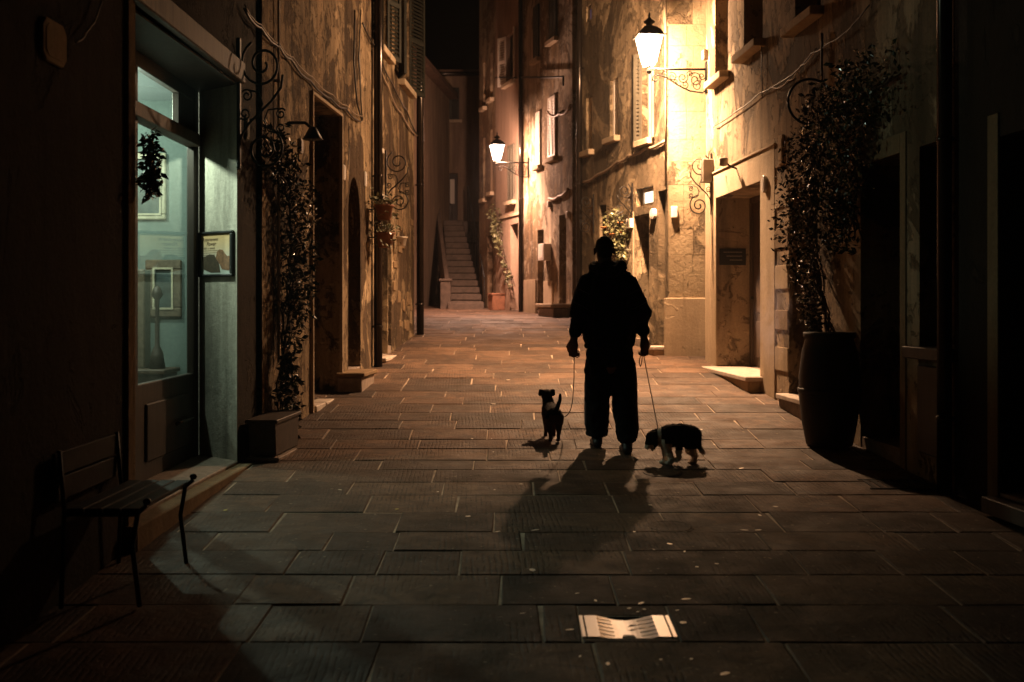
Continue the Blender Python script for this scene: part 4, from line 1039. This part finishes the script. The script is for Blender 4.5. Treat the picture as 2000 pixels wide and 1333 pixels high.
# ------------------------------------------------------------------ wooden bench in front of the shop
M['bench'] = simple('shade_toned_wood', (.008, .006, .005), .7, 0, .3, 20, .2, .25)  # near-black colour carries the shade that hides the bench
be = thing('wooden_bench', 'slatted wooden bench in the dark at the lower left', 'bench', (-1.95, 5.44, gz(5.4)), 0); be.scale = (.85, .82, .94)
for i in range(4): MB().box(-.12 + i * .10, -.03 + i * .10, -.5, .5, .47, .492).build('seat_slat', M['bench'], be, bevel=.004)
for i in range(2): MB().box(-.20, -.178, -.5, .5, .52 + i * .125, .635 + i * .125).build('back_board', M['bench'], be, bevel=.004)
for yy in (-.45, .45):
    MB().tube([(.26, yy, 0), (.22, yy, .30), (.25, yy, .46), (.30, yy, .50)], .014, 6).build('leg', M['iron'], be, True)
    MB().tube([(-.17, yy, -.01), (-.15, yy, .46), (-.18, yy, .77)], .014, 6).build('leg', M['iron'], be, True)
    MB().tube([(-.14, yy, .455), (.24, yy, .455)], .012, 6).build('seat_rail', M['iron'], be, True)
    MB().lathe([(0, 0), (.018, .004), (.024, .018), (.018, .03), (0, .035)], 10, (.30, yy, .50)).build('knob', M['pipe'], be, True)

# ------------------------------------------------------------------ drain covers
steel, t_, b_ = newmat('worn_bright_steel')
b_.inputs['Base Color'].default_value = (.94, .90, .86, 1); b_.inputs['Metallic'].default_value = .9; b_.inputs['Roughness'].default_value = .36
bump(t_, b_, noise(t_, 40, None, 4, .6), .2, .004)
dc = thing('drain_cover', 'bright steel dished drain cover in the foreground paving', 'drain cover', ((GRX0 + GRX1) / 2, (GRY0 + GRY1) / 2, gz(4.86) + .004), 0)
dc.rotation_euler = (math.atan(.055), 0, 0)
hwx, hwy = (GRX1 - GRX0) / 2 - .005, (GRY1 - GRY0) / 2 - .005
def dish(x): 
    a = abs(x) / hwx
    return -.017 * (1 - min(1, (a / .62)) ** 2) if a < .62 else 0.0
def dished(name, x0, x1, y0, y1, n, mat, th=.008, up=0.0, par=dc):
    m = MB()
    for i in range(n + 1):
        x = x0 + (x1 - x0) * i / n; zt = dish(x) + up
        m.v += [(x, y0, zt), (x, y1, zt), (x, y0, zt - th), (x, y1, zt - th)]
    for i in range(n):
        a = i * 4; b = a + 4
        m.f += [(a, b, b + 1, a + 1), (a + 2, a + 3, b + 3, b + 2), (a, a + 2, b + 2, b), (a + 1, b + 1, b + 3, a + 3)]
    m.f += [(0, 1, 3, 2), (n * 4, n * 4 + 2, n * 4 + 3, n * 4 + 1)]
    return m.build(name, mat, par)
dished('frame', -hwx, -hwx + .016, -hwy, hwy, 1, steel); dished('frame', hwx - .016, hwx, -hwy, hwy, 1, steel)
ix = hwx - .024
dished('plate', -ix, -.62 * hwx, -hwy, hwy, 3, steel); dished('plate', .62 * hwx, ix, -hwy, hwy, 3, steel)
dished('plate', -.06, .055, -hwy, hwy, 6, steel)
nb_ = 6; gap = .010; bw = (2 * hwy - 5 * gap) / nb_
for sx0, sx1 in ((-.62 * hwx, -.06), (.055, .62 * hwx)):
    for i in range(nb_):
        y0 = -hwy + i * (bw + gap); dished('grate_bar', sx0, sx1, y0, y0 + bw, 8, steel)
MB().box(-hwx, hwx, -hwy, hwy, -.09, -.06).build('pit', M['black'], dc)
MB().prism([(-.03, 0), (.03, 0), (.022, .03), (-.022, .03)], -.0, .003, 'z').build('recess', simple('grimy_steel', (.40, .31, .25), .7, .3, .3, 20, .1), dc, loc=(0.0, -hwy + .025, dish(0) + .001))
# leaf lying on the cover
lf = thing('fallen_leaf', 'dry curled leaf lying on the bright drain cover', 'leaf', (GRX0 + .24, 4.875, gz(4.88) - .006), .4)
MB().add([(-.03, 0, 0), (-.005, .012, .006), (.028, 0, .003), (-.005, -.011, .005), (0, 0, .001)], [(0, 1, 4), (1, 2, 4), (2, 3, 4), (3, 0, 4)]).build('blade', M['wood_mid'], lf)
MB().tube([(.026, 0, .003), (.042, .005, .005)], .0015, 4).build('stalk', M['wood_mid'], lf)
# dark storm grate near the right wall
sg = thing('storm_grate', 'dark barred storm grate by the right wall', 'drain cover', (2.72, 7.70, gz(7.7) + .006), .02)
sg.rotation_euler = (math.atan(.055), 0, .0)
for i in range(8): MB().box(-.21 + i * .055, -.18 + i * .055, -.13, .13, -.01, .004).build('grate_bar', M['iron'], sg)
MB().box(-.24, .24, .13, .15, -.012, .006).build('frame', M['iron'], sg); MB().box(-.24, .24, -.15, -.13, -.012, .006).build('frame', M['iron'], sg)
MB().box(-.24, .24, -.13, .13, -.014, -.008).build('pit', M['black'], sg)
for (px, py, r, lb) in ((1295, 924, .13, 'round stone lid in the paving behind the spotted dog'), (1308, 1030, .13, 'worn round lid in the paving below the dog')):
    d = 3637 / (py - 475.7); x = (px - HX) / F * d
    o = thing('access_lid', lb, 'lid', (x, d, gz(d) + .001)); o.rotation_euler = (math.atan(.055), 0, 0)
    MB().lathe([(r, -.01), (r, .004), (r * .93, .006), (r * .9, .004), (0.001, .004)], 24).build('lid', M['paving'], o)
    MB().lathe([(r + .016, -.01), (r + .016, .003), (r + .004, .003), (r + .004, -.01)], 24).build('rim', M['paving'], o)

# pale petals and flecks scattered on the paving
flecks = [(1040,1115),(1127,1161),(1163,1175),(1252,1180),(1258,1192),(1229,1190),(1246,1197),(1323,1194),(1334,1218),(1340,1172),(1020,1200),(1113,1232),(1217,1262),(1133,1284),(1187,1297),(1416,1318),(1270,988),(1239,1040),(1308,1064),(1277,1075),(1337,1079),(1361,1109),(1400,1103),(972,1040),(1046,1037),(1018,947),(775,996),(663,958),(440,998),(582,955),(914,1010),(966,958),(1015,654),(987,652),(992,743),(963,790),(960,858),(964,884),(922,858),(895,890),(855,962),(1454,1037),(1481,1037),(1514,991),(1484,1008),(1448,916),(1370,840),(1345,838),(1395,870),(1262,1228),(1350,1289),(1291,1290)]
fm = MB(); fm.add([(-1, 0, .02), (-.5, .7, .05), (.4, .8, .04), (1, .1, .02), (.4, -.7, .04), (-.5, -.7, .06), (0, 0, .12)], [(i, (i + 1) % 6, 6) for i in range(6)] + [(5, 4, 3, 2, 1, 0)])
proto = None
for i, (px, py) in enumerate(flecks):
    d = 3637 / (py - 475.7) if py > 880 else 4212.7 / (py - 411.7)
    yel = (px, py) in ((775, 996), (440, 998))
    o = bpy.data.objects.new('confetti_fleck', proto.data) if proto and not yel else fm.build('confetti_fleck', M['leaf_litter'] if yel else M['fleck'])
    if o.name not in COL.objects: COL.objects.link(o)
    if proto is None and not yel: proto = o
    o.location = ((px - HX) / F * d, d, gz(d) + .004); s_ = R.uniform(.007, .021) * (1 if d < 10 else 1.6)
    o.scale = (s_ * R.uniform(.9, 1.9), s_ * R.uniform(.5, 1.2), s_ * .9); o.rotation_euler = (0, 0, R.uniform(0, 6.28))
    if yel: tag(o, 'yellow leaf fallen in the greenish pool of shop light' if px > 600 else 'yellow leaf at the left edge of the shop light pool', 'leaf')
    else:
        if 1100 < px < 1350 and py > 1150: lb, gp = 'pale shiny fleck on the paving close round the bright drain cover', 'pale flecks round the drain cover'
        elif py > 1150: lb, gp = 'pale shiny fleck on the dark foreground paving away from the drain cover', 'pale flecks in the dark foreground'
        elif px < 1100 and py > 930: lb, gp = 'pale fleck on the paving left of or in the man\'s shadow', 'pale flecks left of the shadow'
        elif py > 930: lb, gp = 'pale fleck on the paving right of the man\'s shadow', 'pale flecks right of the shadow'
        elif px < 1150: lb, gp = 'small pale fleck on the lit street left of the man', 'pale flecks on the lit street left'
        else: lb, gp = 'small pale fleck on the lit street right of the man', 'pale flecks on the lit street right'
        tag(o, lb, 'confetti', gp)

# ------------------------------------------------------------------ living things
def ico(sub=2):
    bm = bmesh.new(); bmesh.ops.create_icosphere(bm, subdivisions=sub, radius=1); v = [tuple(x.co) for x in bm.verts]; f = [tuple(a.index for a in p.verts) for p in bm.faces]; bm.free(); return v, f
IV, IF = ico(2)
class Blob:
    def __init__(s): s.mb = MB()
    def ell(s, c, r, rot=None):
        r = (r, r, r) if isinstance(r, (int, float)) else r; c = Vector(c)
        m = rot or Matrix.Identity(3)
        s.mb.add([c + m @ Vector((v[0] * r[0], v[1] * r[1], v[2] * r[2])) for v in IV], IF); return s
    def chain(s, pts, radii, step=.35):
        for i in range(len(pts) - 1):
            a, b = Vector(pts[i]), Vector(pts[i + 1]); ra, rb = radii[i], radii[i + 1]
            ra = (ra,) * 3 if isinstance(ra, (int, float)) else ra; rb = (rb,) * 3 if isinstance(rb, (int, float)) else rb
            n = max(2, int((b - a).length / (min(*ra, *rb) * step)) + 1)
            for j in range(n + 1):
                t = j / n; s.ell(a.lerp(b, t), tuple(ra[q] + (rb[q] - ra[q]) * t for q in range(3)))
        return s
    def build(s, name, mats, parent, voxel, smooth=6, fold=0.0, fscale=.15, picker=None):
        o = s.mb.build(name, mats[0])
        for m in mats[1:]: o.data.materials.append(m)
        r = o.modifiers.new('r', 'REMESH'); r.mode = 'VOXEL'; r.voxel_size = voxel
        sm = o.modifiers.new('s', 'SMOOTH'); sm.iterations = smooth; sm.factor = .5
        if fold:
            tx = bpy.data.textures.new('folds', 'CLOUDS'); tx.noise_scale = fscale; tx.noise_depth = 3
            d = o.modifiers.new('d', 'DISPLACE'); d.texture = tx; d.strength = fold; d.mid_level = .5; d.texture_coords = 'LOCAL'
        bpy.context.view_layer.update(); dg = bpy.context.evaluated_depsgraph_get()
        me = bpy.data.meshes.new_from_object(o.evaluated_get(dg)); me.name = name
        old = o.data; o.modifiers.clear(); o.data = me; bpy.data.meshes.remove(old)
        me.shade_smooth()
        while len(me.materials) < len(mats): me.materials.append(mats[len(me.materials)])
        if picker:
            for p in me.polygons: p.material_index = picker(p.center)
        o.parent = parent; return o

# --- the man, seen from behind
MX, MY = .80, 9.0; MZ = gz(9.0)
man = thing('person', 'man in black tracksuit seen from behind walking two dogs', 'person', (MX, MY, MZ))
S = 237.0
def pm_(px, py, y=0.0): return Vector(((px - HX) / S - MX, y, EYE - (py - HY) / S - MZ))
def scaled(v, y): return v
# limb key points (local metres, facing +y = away from the camera)
hipL, kneeL, ankL = pm_(1168, 712), pm_(1167, 790, .03), Vector((pm_(1168, 0).x, .12, .09 + gz(9.12) - MZ))
hipR, kneeR, ankR = pm_(1217, 712), pm_(1219, 790, .0), Vector((pm_(1220, 0).x, -.16, .09 + gz(8.84) - MZ))
shL, elL, wrL = pm_(1151, 549), pm_(1130, 610, -.03), pm_(1123, 653, .03)
shR, elR, wrR = pm_(1222, 549), pm_(1252, 610, -.03), pm_(1257, 651, .03)
neck = pm_(1184, 512, -.0); head = pm_(1181, 489, .02)
B = Blob()
B.chain([pm_(1191, 705), pm_(1190, 640), pm_(1188, 580), pm_(1187, 540)], [(.16, .11, .12), (.15, .11, .12), (.17, .11, .12), (.17, .09, .08)])
B.chain([neck - Vector((0, 0, .06)), head - Vector((0, .02, .06))], [(.068, .065, .06), (.06, .062, .05)])
# skull, jaw, face (turned away, looking up the street)
B.ell(head + Vector((0, -.012, .022)), (.078, .098, .092)); B.ell(head + Vector((0, .035, -.035)), (.062, .062, .075)); B.ell(head + Vector((0, .072, -.085)), (.032, .028, .022))
B.chain([head + Vector((0, .088, .005)), head + Vector((0, .112, -.035))], [.010, .016])      # nose
B.ell(head + Vector((0, .095, -.062)), (.026, .010, .007)); B.ell(head + Vector((0, .094, -.071)), (.022, .010, .007))   # lips
for s_ in (-1, 1):
    B.ell(head + Vector((s_ * .082, .005, -.012)), (.010, .020, .034)); B.ell(head + Vector((s_ * .086, -.004, .004)), (.008, .016, .018))
    B.ell(head + Vector((s_ * .031, .090, .006)), (.013, .010, .009)); B.ell(head + Vector((s_ * .033, .091, .024)), (.02, .010, .006))
for sh, el, wr in ((shL, elL, wrL), (shR, elR, wrR)): B.chain([sh, el, wr], [.052, .042, .030])
for hp_, kn, an in ((hipL, kneeL, ankL), (hipR, kneeR, ankR)):
    B.chain([hp_, kn, an], [.085, .058, .040]); B.chain([an + Vector((0, 0, -.05)), an + Vector((0, .13, -.065))], [(.035, .04, .03), (.04, .04, .022)])
# hands: palm, four curled fingers of unequal length and a thumb from the side of the palm
def hand(wr, side, hold):
    HR = Matrix.Rotation(side * math.radians(-58), 3, 'Z'); K0 = len(B.mb.v); w0 = wr.copy()
    g_ = hand0(wr, side, hold)
    for q in range(K0, len(B.mb.v)): B.mb.v[q] = tuple(w0 + HR @ ((Vector(B.mb.v[q]) - w0) * 1.16))
    return w0 + HR @ ((g_ - w0) * 1.16)
def hand0(wr, side, hold):
    B.chain([wr, wr + Vector((0, .01, -.05))], [.028, (.022, .032, .02)])
    palm = wr + Vector((side * .0, .012, -.085)); B.ell(palm, (.020, .042, .046)); B.ell(palm + Vector((0, 0, .025)), (.020, .038, .03))
    L = [.040, .046, .043, .034]
    for i in range(4):
        y0 = .030 - i * .0195; b0 = palm + Vector((0, y0, -.036)); l = L[i]
        p1 = b0 + Vector((-side * .004, .002, -l * .82)); p2 = p1 + Vector((-side * l * .62, 0, -l * .12)); p3 = p2 + Vector((-side * l * .12, 0, l * .48))
        B.chain([b0, p1, p2, p3], [.0088, .0083, .0078, .0068])
    t0 = palm + Vector((-side * .006, .034, .018)); t1 = t0 + Vector((-side * .016, .026, -.024)); t2 = t1 + Vector((-side * .018, .002, -.030)); t3 = t2 + Vector((-side * .004, -.014, -.020))
    B.chain([t0, t1, t2, t3], [.013, .0105, .0095, .0082])
    return palm + Vector((-side * .016, 0, -.058))
gripL = hand(wrL, -1, None); gripR = hand(wrR, 1, None)
B.build('body', [M['skin']], man, .0055, 3)
# hair: closely cropped cap
Hh = Blob(); Hh.ell(head + Vector((0, -.018, .028)), (.0815, .099, .094)); Hh.ell(head + Vector((0, -.040, -.03)), (.066, .065, .05))
Hh.build('hair', [M['hair']], man, .008, 3)
# jacket
J = Blob()
J.chain([pm_(1191, 676), pm_(1191, 655), pm_(1190, 610), pm_(1188, 570), pm_(1186, 545), pm_(1186, 530)],
        [(.212, .16, .03), (.228, .18, .06), (.232, .178, .06), (.215, .165, .06), (.175, .135, .05), (.125, .11, .035)])
J.chain([pm_(1164, 524), pm_(1186, 516), pm_(1208, 524)], [(.07, .085, .040), (.075, .085, .038), (.07, .085, .040)])
J.chain([pm_(1164, 517, .02), pm_(1158, 524, -.05), pm_(1172, 531, -.12), pm_(1186, 533, -.135), pm_(1200, 530, -.12), pm_(1214, 522, -.05), pm_(1206, 515, .02)], [.032, .044, .045, .05, .045, .046, .033])
J.chain([shL + Vector((.05, 0, .035)), shL, elL, elL + Vector((0, .015, -.06)), wrL + Vector((.004, -.004, .04)), wrL + Vector((.004, -.004, .0))], [.065, .080, (.078, .08, .07), (.068, .07, .05), (.056, .058, .04), (.046, .05, .022)])
J.chain([shR + Vector((-.05, 0, .035)), shR, elR, elR + Vector((0, .015, -.06)), wrR + Vector((-.004, -.004, .04)), wrR + Vector((-.004, -.004, .0))], [.065, .080, (.080, .08, .07), (.072, .07, .05), (.056, .058, .04), (.046, .05, .022)])
J.build('jacket', [M['cloth_black']], man, .009, 3, .050, .09)
def ring(name, c, rx, ry, tilt, par=man, r=.003, a0=0, a1=2 * PI, mat=None):
    pts = [(c.x + rx * math.cos(a), c.y + ry * math.sin(a), c.z + tilt * math.cos(a)) for a in [a0 + (a1 - a0) * i / 24 for i in range(25)]]
    return MB().tube(pts, r, 5).build(name, mat or M['cloth_trim'], par, True)
# pale piping on the sleeves, two stripes on each
for (c0, sg_) in ((shL, -1), (shR, 1)):
    base = c0.lerp(elL if sg_ < 0 else elR, .38); b2 = c0.lerp(elL if sg_ < 0 else elR, .80)
    for cc_, rr in ((base, .086), (b2, .084)): ring('piping', cc_, rr, rr, -sg_ * -.045, r=.0026, a0=PI, a1=2 * PI)
    MB().tube([c0 + Vector((sg_ * .07, -.03, .03)), c0.lerp(elL if sg_ < 0 else elR, .4) + Vector((sg_ * .078, -.02, 0)), c0.lerp(elL if sg_ < 0 else elR, .95) + Vector((sg_ * .074, -.02, 0))], [.010, .014, .010], 6).build('sleeve_stripe', M['cloth_trim'], man, True)
MB().prism([(-.026, -.006), (-.01, .006), (.024, .008), (.012, -.004), (-.008, -.010)], -.004, .0, 'y').build('back_emblem', M['cloth_trim'], man, loc=pm_(1184, 527, -.158))
# trousers
T = Blob()
T.chain([pm_(1191, 672), pm_(1191, 695), pm_(1191, 708)], [(.19, .13, .05), (.205, .145, .05), (.19, .14, .05)])
T.chain([hipL, hipL.lerp(kneeL, .5), kneeL, kneeL.lerp(ankL, .5), ankL + Vector((0, -.01, .02))], [(.112, .12, .08), (.112, .11, .07), (.102, .10, .06), (.100, .10, .06), (.092, .092, .035)])
T.chain([hipR, hipR.lerp(kneeR, .5), kneeR, kneeR.lerp(ankR, .5), ankR + Vector((0, -.01, .03))], [(.112, .12, .08), (.107, .11, .07), (.100, .10, .06), (.094, .095, .06), (.076, .085, .035)])
T.build('trousers', [M['cloth_black']], man, .009, 3, .046, .08)
for hp_, kn, an, sg_ in ((hipL, kneeL, ankL, -1), (hipR, kneeR, ankR, 1)):
    pts = [hp_ + Vector((sg_ * .100, -.02, -.02)), kn.lerp(hp_, .5) + Vector((sg_ * .102, -.02, 0)), kn + Vector((sg_ * .094, -.02, 0)), an.lerp(kn, .4) + Vector((sg_ * .090, -.02, 0)), an + Vector((sg_ * .078, -.02, .04))]
    MB().tube(pts, [.006, .010, .016, .018, .008], 6).build('trouser_stripe', M['cloth_trim'], man, True)
for an in (ankL, ankR):
    zz = -.09; K = Blob()
    K.chain([an + Vector((0, -.05, zz + .045)), an + Vector((0, .03, zz + .045)), an + Vector((0, .12, zz + .036)), an + Vector((0, .19, zz + .032))], [(.046, .05, .045), (.048, .05, .045), (.054, .05, .036), (.042, .035, .030)])
    K.ell(an + Vector((0, -.02, zz + .08)), (.05, .055, .045)); K.build('shoe', [M['black']], man, .008, 3)

# --- small smooth-haired dog, seen from behind
DX, DY = .348, 9.4
dog = thing('dog', 'small smooth brown dog with raised tail seen from behind, left of the man', 'dog', (DX, DY, gz(DY)), .10)
D = Blob(); V = Vector
D.chain([V((.0, -.10, .225)), V((0, .0, .235)), V((0, .12, .24)), V((-.005, .20, .255))], [(.072, .075, .072), (.068, .065, .064), (.076, .07, .076), (.064, .058, .066)])
D.chain([V((-.005, .20, .285)), V((-.012, .235, .335))], [.055, .048])
D.ell(V((-.016, .25, .372)), (.054, .056, .047)); D.chain([V((-.024, .29, .358)), V((-.034, .34, .343))], [.032, .020])
for s_ in (-1, 1):
    D.chain([V((-.016 + s_ * .040, .245, .400)), V((-.016 + s_ * .056, .24, .405)), V((-.016 + s_ * .064, .25, .378)), V((-.016 + s_ * .062, .26, .362))], [.018, .017, .013, .008], .3)
    x = s_ * .042
    D.chain([V((x, -.12, .20)), V((x * 1.05, -.075, .135)), V((x * .85, -.135, .078)), V((x * .8, -.125, .018)), V((x * .8, -.10, .012))], [(.042, .052, .055), (.033, .038, .034), .0175, .0155, (.019, .025, .013)])
    D.chain([V((x * .9, .17, .22)), V((x * .9, .155, .13)), V((x * .85, .17, .075)), V((x * .85, .17, .018)), V((x * .85, .19, .012))], [.038, .024, .0165, .0155, (.019, .024, .013)])
D.chain([V((.006, -.155, .265)), V((.022, -.185, .31)), V((.040, -.18, .365)), V((.044, -.16, .400))], [.021, .018, .016, .013])
tan_f = simple('tan_short_fur', (.07, .028, .012), .85, 0, .3, 60, .3, .15); black_f = simple('black_short_fur', (.009, .006, .005), .85, 0, .3, 60, .3, .12); white_f = simple('cream_fur', (.85, .74, .62), .8, 0, .2, 60, .5)
D.build('body', [black_f, tan_f], dog, .0055, 3, picker=lambda c: 1 if (c.z < .20 or (c.y < -.12 and c.z < .23 and abs(c.x) < .05)) else 0)
ring('collar', V((-.008, .218, .31)), .056, .056, 0, dog, .005, mat=M['leash'])
# --- black and white puppy, side on, head down
PX, PY = 1.262, 8.42
pup = thing('dog', 'black and white puppy with lowered head standing right of the man', 'dog', (PX, PY, gz(PY)), PI * .97)
# local +x is the nose direction (turned to point left), z up
Q = Blob()
Q.chain([V((-.11, 0, .215)), V((-.04, 0, .230)), V((.05, 0, .218)), V((.10, 0, .205))], [(.092, .080, .090), (.088, .080, .088), (.084, .076, .090), (.066, .062, .076)])
Q.chain([V((.10, 0, .225)), V((.150, 0, .215))], [.066, .056])
Q.ell(V((.180, 0, .205)), (.050, .052, .054)); Q.chain([V((.198, 0, .175)), V((.216, 0, .135))], [(.034, .032, .036), (.023, .025, .022)])
Q.chain([V((.165, 0, .155)), V((.178, 0, .115))], [(.024, .022, .024), (.012, .014, .012)])
for s_ in (-1, 1):
    Q.chain([V((.165, s_ * .042, .240)), V((.156, s_ * .062, .20)), V((.163, s_ * .060, .160))], [.020, (.024, .012, .026), .012], .3)
Q.chain([V((.085, -.038, .175)), V((.080, -.036, .105)), V((.075, -.034, .05)), V((.082, -.034, .018)), V((.100, -.034, .014))], [.042, .029, .022, .022, (.028, .022, .014)])
Q.chain([V((.085, .038, .175)), V((.060, .036, .105)), V((.035, .034, .06)), V((.045, .034, .022)), V((.062, .034, .018))], [.042, .029, .022, .021, (.027, .022, .014)])
Q.chain([V((-.03, .036, .16)), V((-.02, .036, .10)), V((-.025, .036, .060)), V((-.005, .036, .040)), V((.010, .036, .036))], [(.03, .028, .03), .025, .020, .020, (.026, .020, .013)])
Q.chain([V((-.135, -.038, .18)), V((-.115, -.038, .11)), V((-.150, -.038, .065)), V((-.140, -.038, .018)), V((-.122, -.038, .014))], [(.058, .042, .058), (.042, .034, .038), .023, .021, (.028, .022, .014)])
Q.chain([V((-.180, 0, .15)), V((-.195, 0, .110)), V((-.210, 0, .095))], [.020, .018, .015])
def pk(c):
    if c.x < -.196: return 1
    if c.x > .112 and c.x < .140: return 1
    if c.x >= .140: return 1 if (c.z < .150 and c.x > .17) else 0
    if c.z < .118 + (.05 if c.x > .03 else 0): return 1
    if c.x > .085 and c.z < .2: return 1
    return 0
Q.build('body', [black_f, white_f], pup, .0055, 3, .010, .02, picker=pk)
ring('collar', V((.135, 0, .222)), .0, .054, 0, pup, .006, mat=M['leash'])
for o in pup.children:
    if o.name.startswith('collar'):
        pass
def fur(o, par, n, ln, seed):
    rnd = random.Random(seed); me = o.data; mbs = {}
    for _ in range(n):
        p = me.polygons[rnd.randrange(len(me.polygons))]; c = p.center; nr = p.normal
        d = (nr * .55 + Vector((rnd.gauss(-.35, .3), rnd.gauss(0, .3), rnd.gauss(-.45, .3)))).normalized(); u = d.cross(Vector((rnd.gauss(0, 1), rnd.gauss(0, 1), rnd.gauss(0, 1)))).normalized() * .0013
        k = p.material_index; mbs.setdefault(k, MB()).add([c - u, c + u, c + d * ln * rnd.uniform(.5, 1.2)], [(0, 1, 2)])
    for k, m in mbs.items(): tag(m.build('fur', me.materials[k], par), kind='stuff')
for o in list(pup.children):
    if o.name.startswith('body'): fur(o, pup, 9000, .016, 4)
for o in list(dog.children):
    if o.name.startswith('body'): fur(o, dog, 5000, .007, 5)
# --- leashes
def leash(pts, label, sub=8):
    P_ = [Vector(p) for p in pts]; out = []
    for i in range(len(P_) - 1):
        p0, p1, p2, p3 = P_[max(i - 1, 0)], P_[i], P_[i + 1], P_[min(i + 2, len(P_) - 1)]
        for j in range(sub):
            t = j / sub
            out.append(.5 * ((2 * p1) + (p2 - p0) * t + (2 * p0 - 5 * p1 + 4 * p2 - p3) * t * t + (3 * p1 - p0 - 3 * p2 + p3) * t ** 3))
    out.append(P_[-1]); c = out[0]
    return tag(MB().tube([p - c for p in out], .0042, 6).build('dog_leash', M['leash'], None, True, loc=c), label, 'leash')
mo = Vector((MX, MY, MZ))
gl, gr_ = gripL + mo, gripR + mo
dcol = Vector((DX, DY, gz(DY))) + Vector((.045, .20, .31))
leash([gl + V((.03, 0, .03)), gl + V((.045, 0, -.01)), gl + V((.02, 0, -.03)), gl + V((0, 0, -.01)), gl + V((-.002, .03, -.22)), gl + V((-.012, .12, -.42)), dcol + V((.10, -.04, -.10)), dcol + V((.05, -.02, -.12)), dcol], 'thin dark leash hanging slack from the left hand to the brown dog')
pc = Vector((PX, PY, gz(PY))) + Vector((-.135, 0, .268))
leash([gr_ + V((0, 0, .02)), gr_ + V((-.03, 0, -.06)), gr_ + V((-.022, 0, -.11)), gr_ + V((-.008, 0, -.06)), gr_ + V((0, 0, 0)), gr_.lerp(pc, .35), gr_.lerp(pc, .7), pc], 'taut dark leash from the right hand to the puppy')

# ------------------------------------------------------------------ thin mist added so the lanterns get a halo
hz = MB().box(-15, 15, -12, 45, -2.2, 13.6).build('haze', M['black']); tag(hz, kind='stuff')
hm = bpy.data.materials.new('halo_mist'); hm.use_nodes = True; t = hm.node_tree
t.nodes.remove(t.nodes['Principled BSDF']); v = t.nodes.new('ShaderNodeVolumePrincipled')
v.inputs['Density'].default_value = .0009; v.inputs['Color'].default_value = (.9, .9, .9, 1); v.inputs['Anisotropy'].default_value = .6
t.links.new(v.outputs[0], t.nodes['Material Output'].inputs['Volume']); hz.data.materials.clear(); hz.data.materials.append(hm)

# a wisp of smoke drifting up the wall by the narrow dark door
k, z = R1.kz(1556, 620); sw = MB().lathe([(.02, -.62), (.10, -.5), (.16, -.2), (.20, .1), (.17, .4), (.10, .6), (.02, .7)], 16).build('smoke_wisp', M['black'], None, True, loc=R1.W(k, .24, z)); tag(sw, kind='stuff')
wm = bpy.data.materials.new('drifting_smoke'); wm.use_nodes = True; t = wm.node_tree
t.nodes.remove(t.nodes['Principled BSDF']); v = t.nodes.new('ShaderNodeVolumePrincipled'); v.inputs['Color'].default_value = (.72, .66, .78, 1); v.inputs['Anisotropy'].default_value = .3
tc = t.nodes.new('ShaderNodeTexCoord').outputs['Object']
nz = noise(t, 7, tc, 5, .6, .8, (1, 1, .6)); ln = t.nodes.new('ShaderNodeVectorMath'); ln.operation = 'LENGTH'
mp = t.nodes.new('ShaderNodeMapping'); mp.inputs['Scale'].default_value = (5, 5, 1.5); t.links.new(tc, mp.inputs[0]); t.links.new(mp.outputs[0], ln.inputs[0])
fall = ramp(t, ln.outputs['Value'], [(.3, 1), (1.0, 0)])
t.links.new(math_(t, 'MULTIPLY', math_(t, 'MULTIPLY', ramp(t, nz, [(.46, 0), (.66, 1)]), fall), 3.2), v.inputs['Density'])
t.links.new(v.outputs[0], t.nodes['Material Output'].inputs['Volume']); sw.data.materials.clear(); sw.data.materials.append(wm)
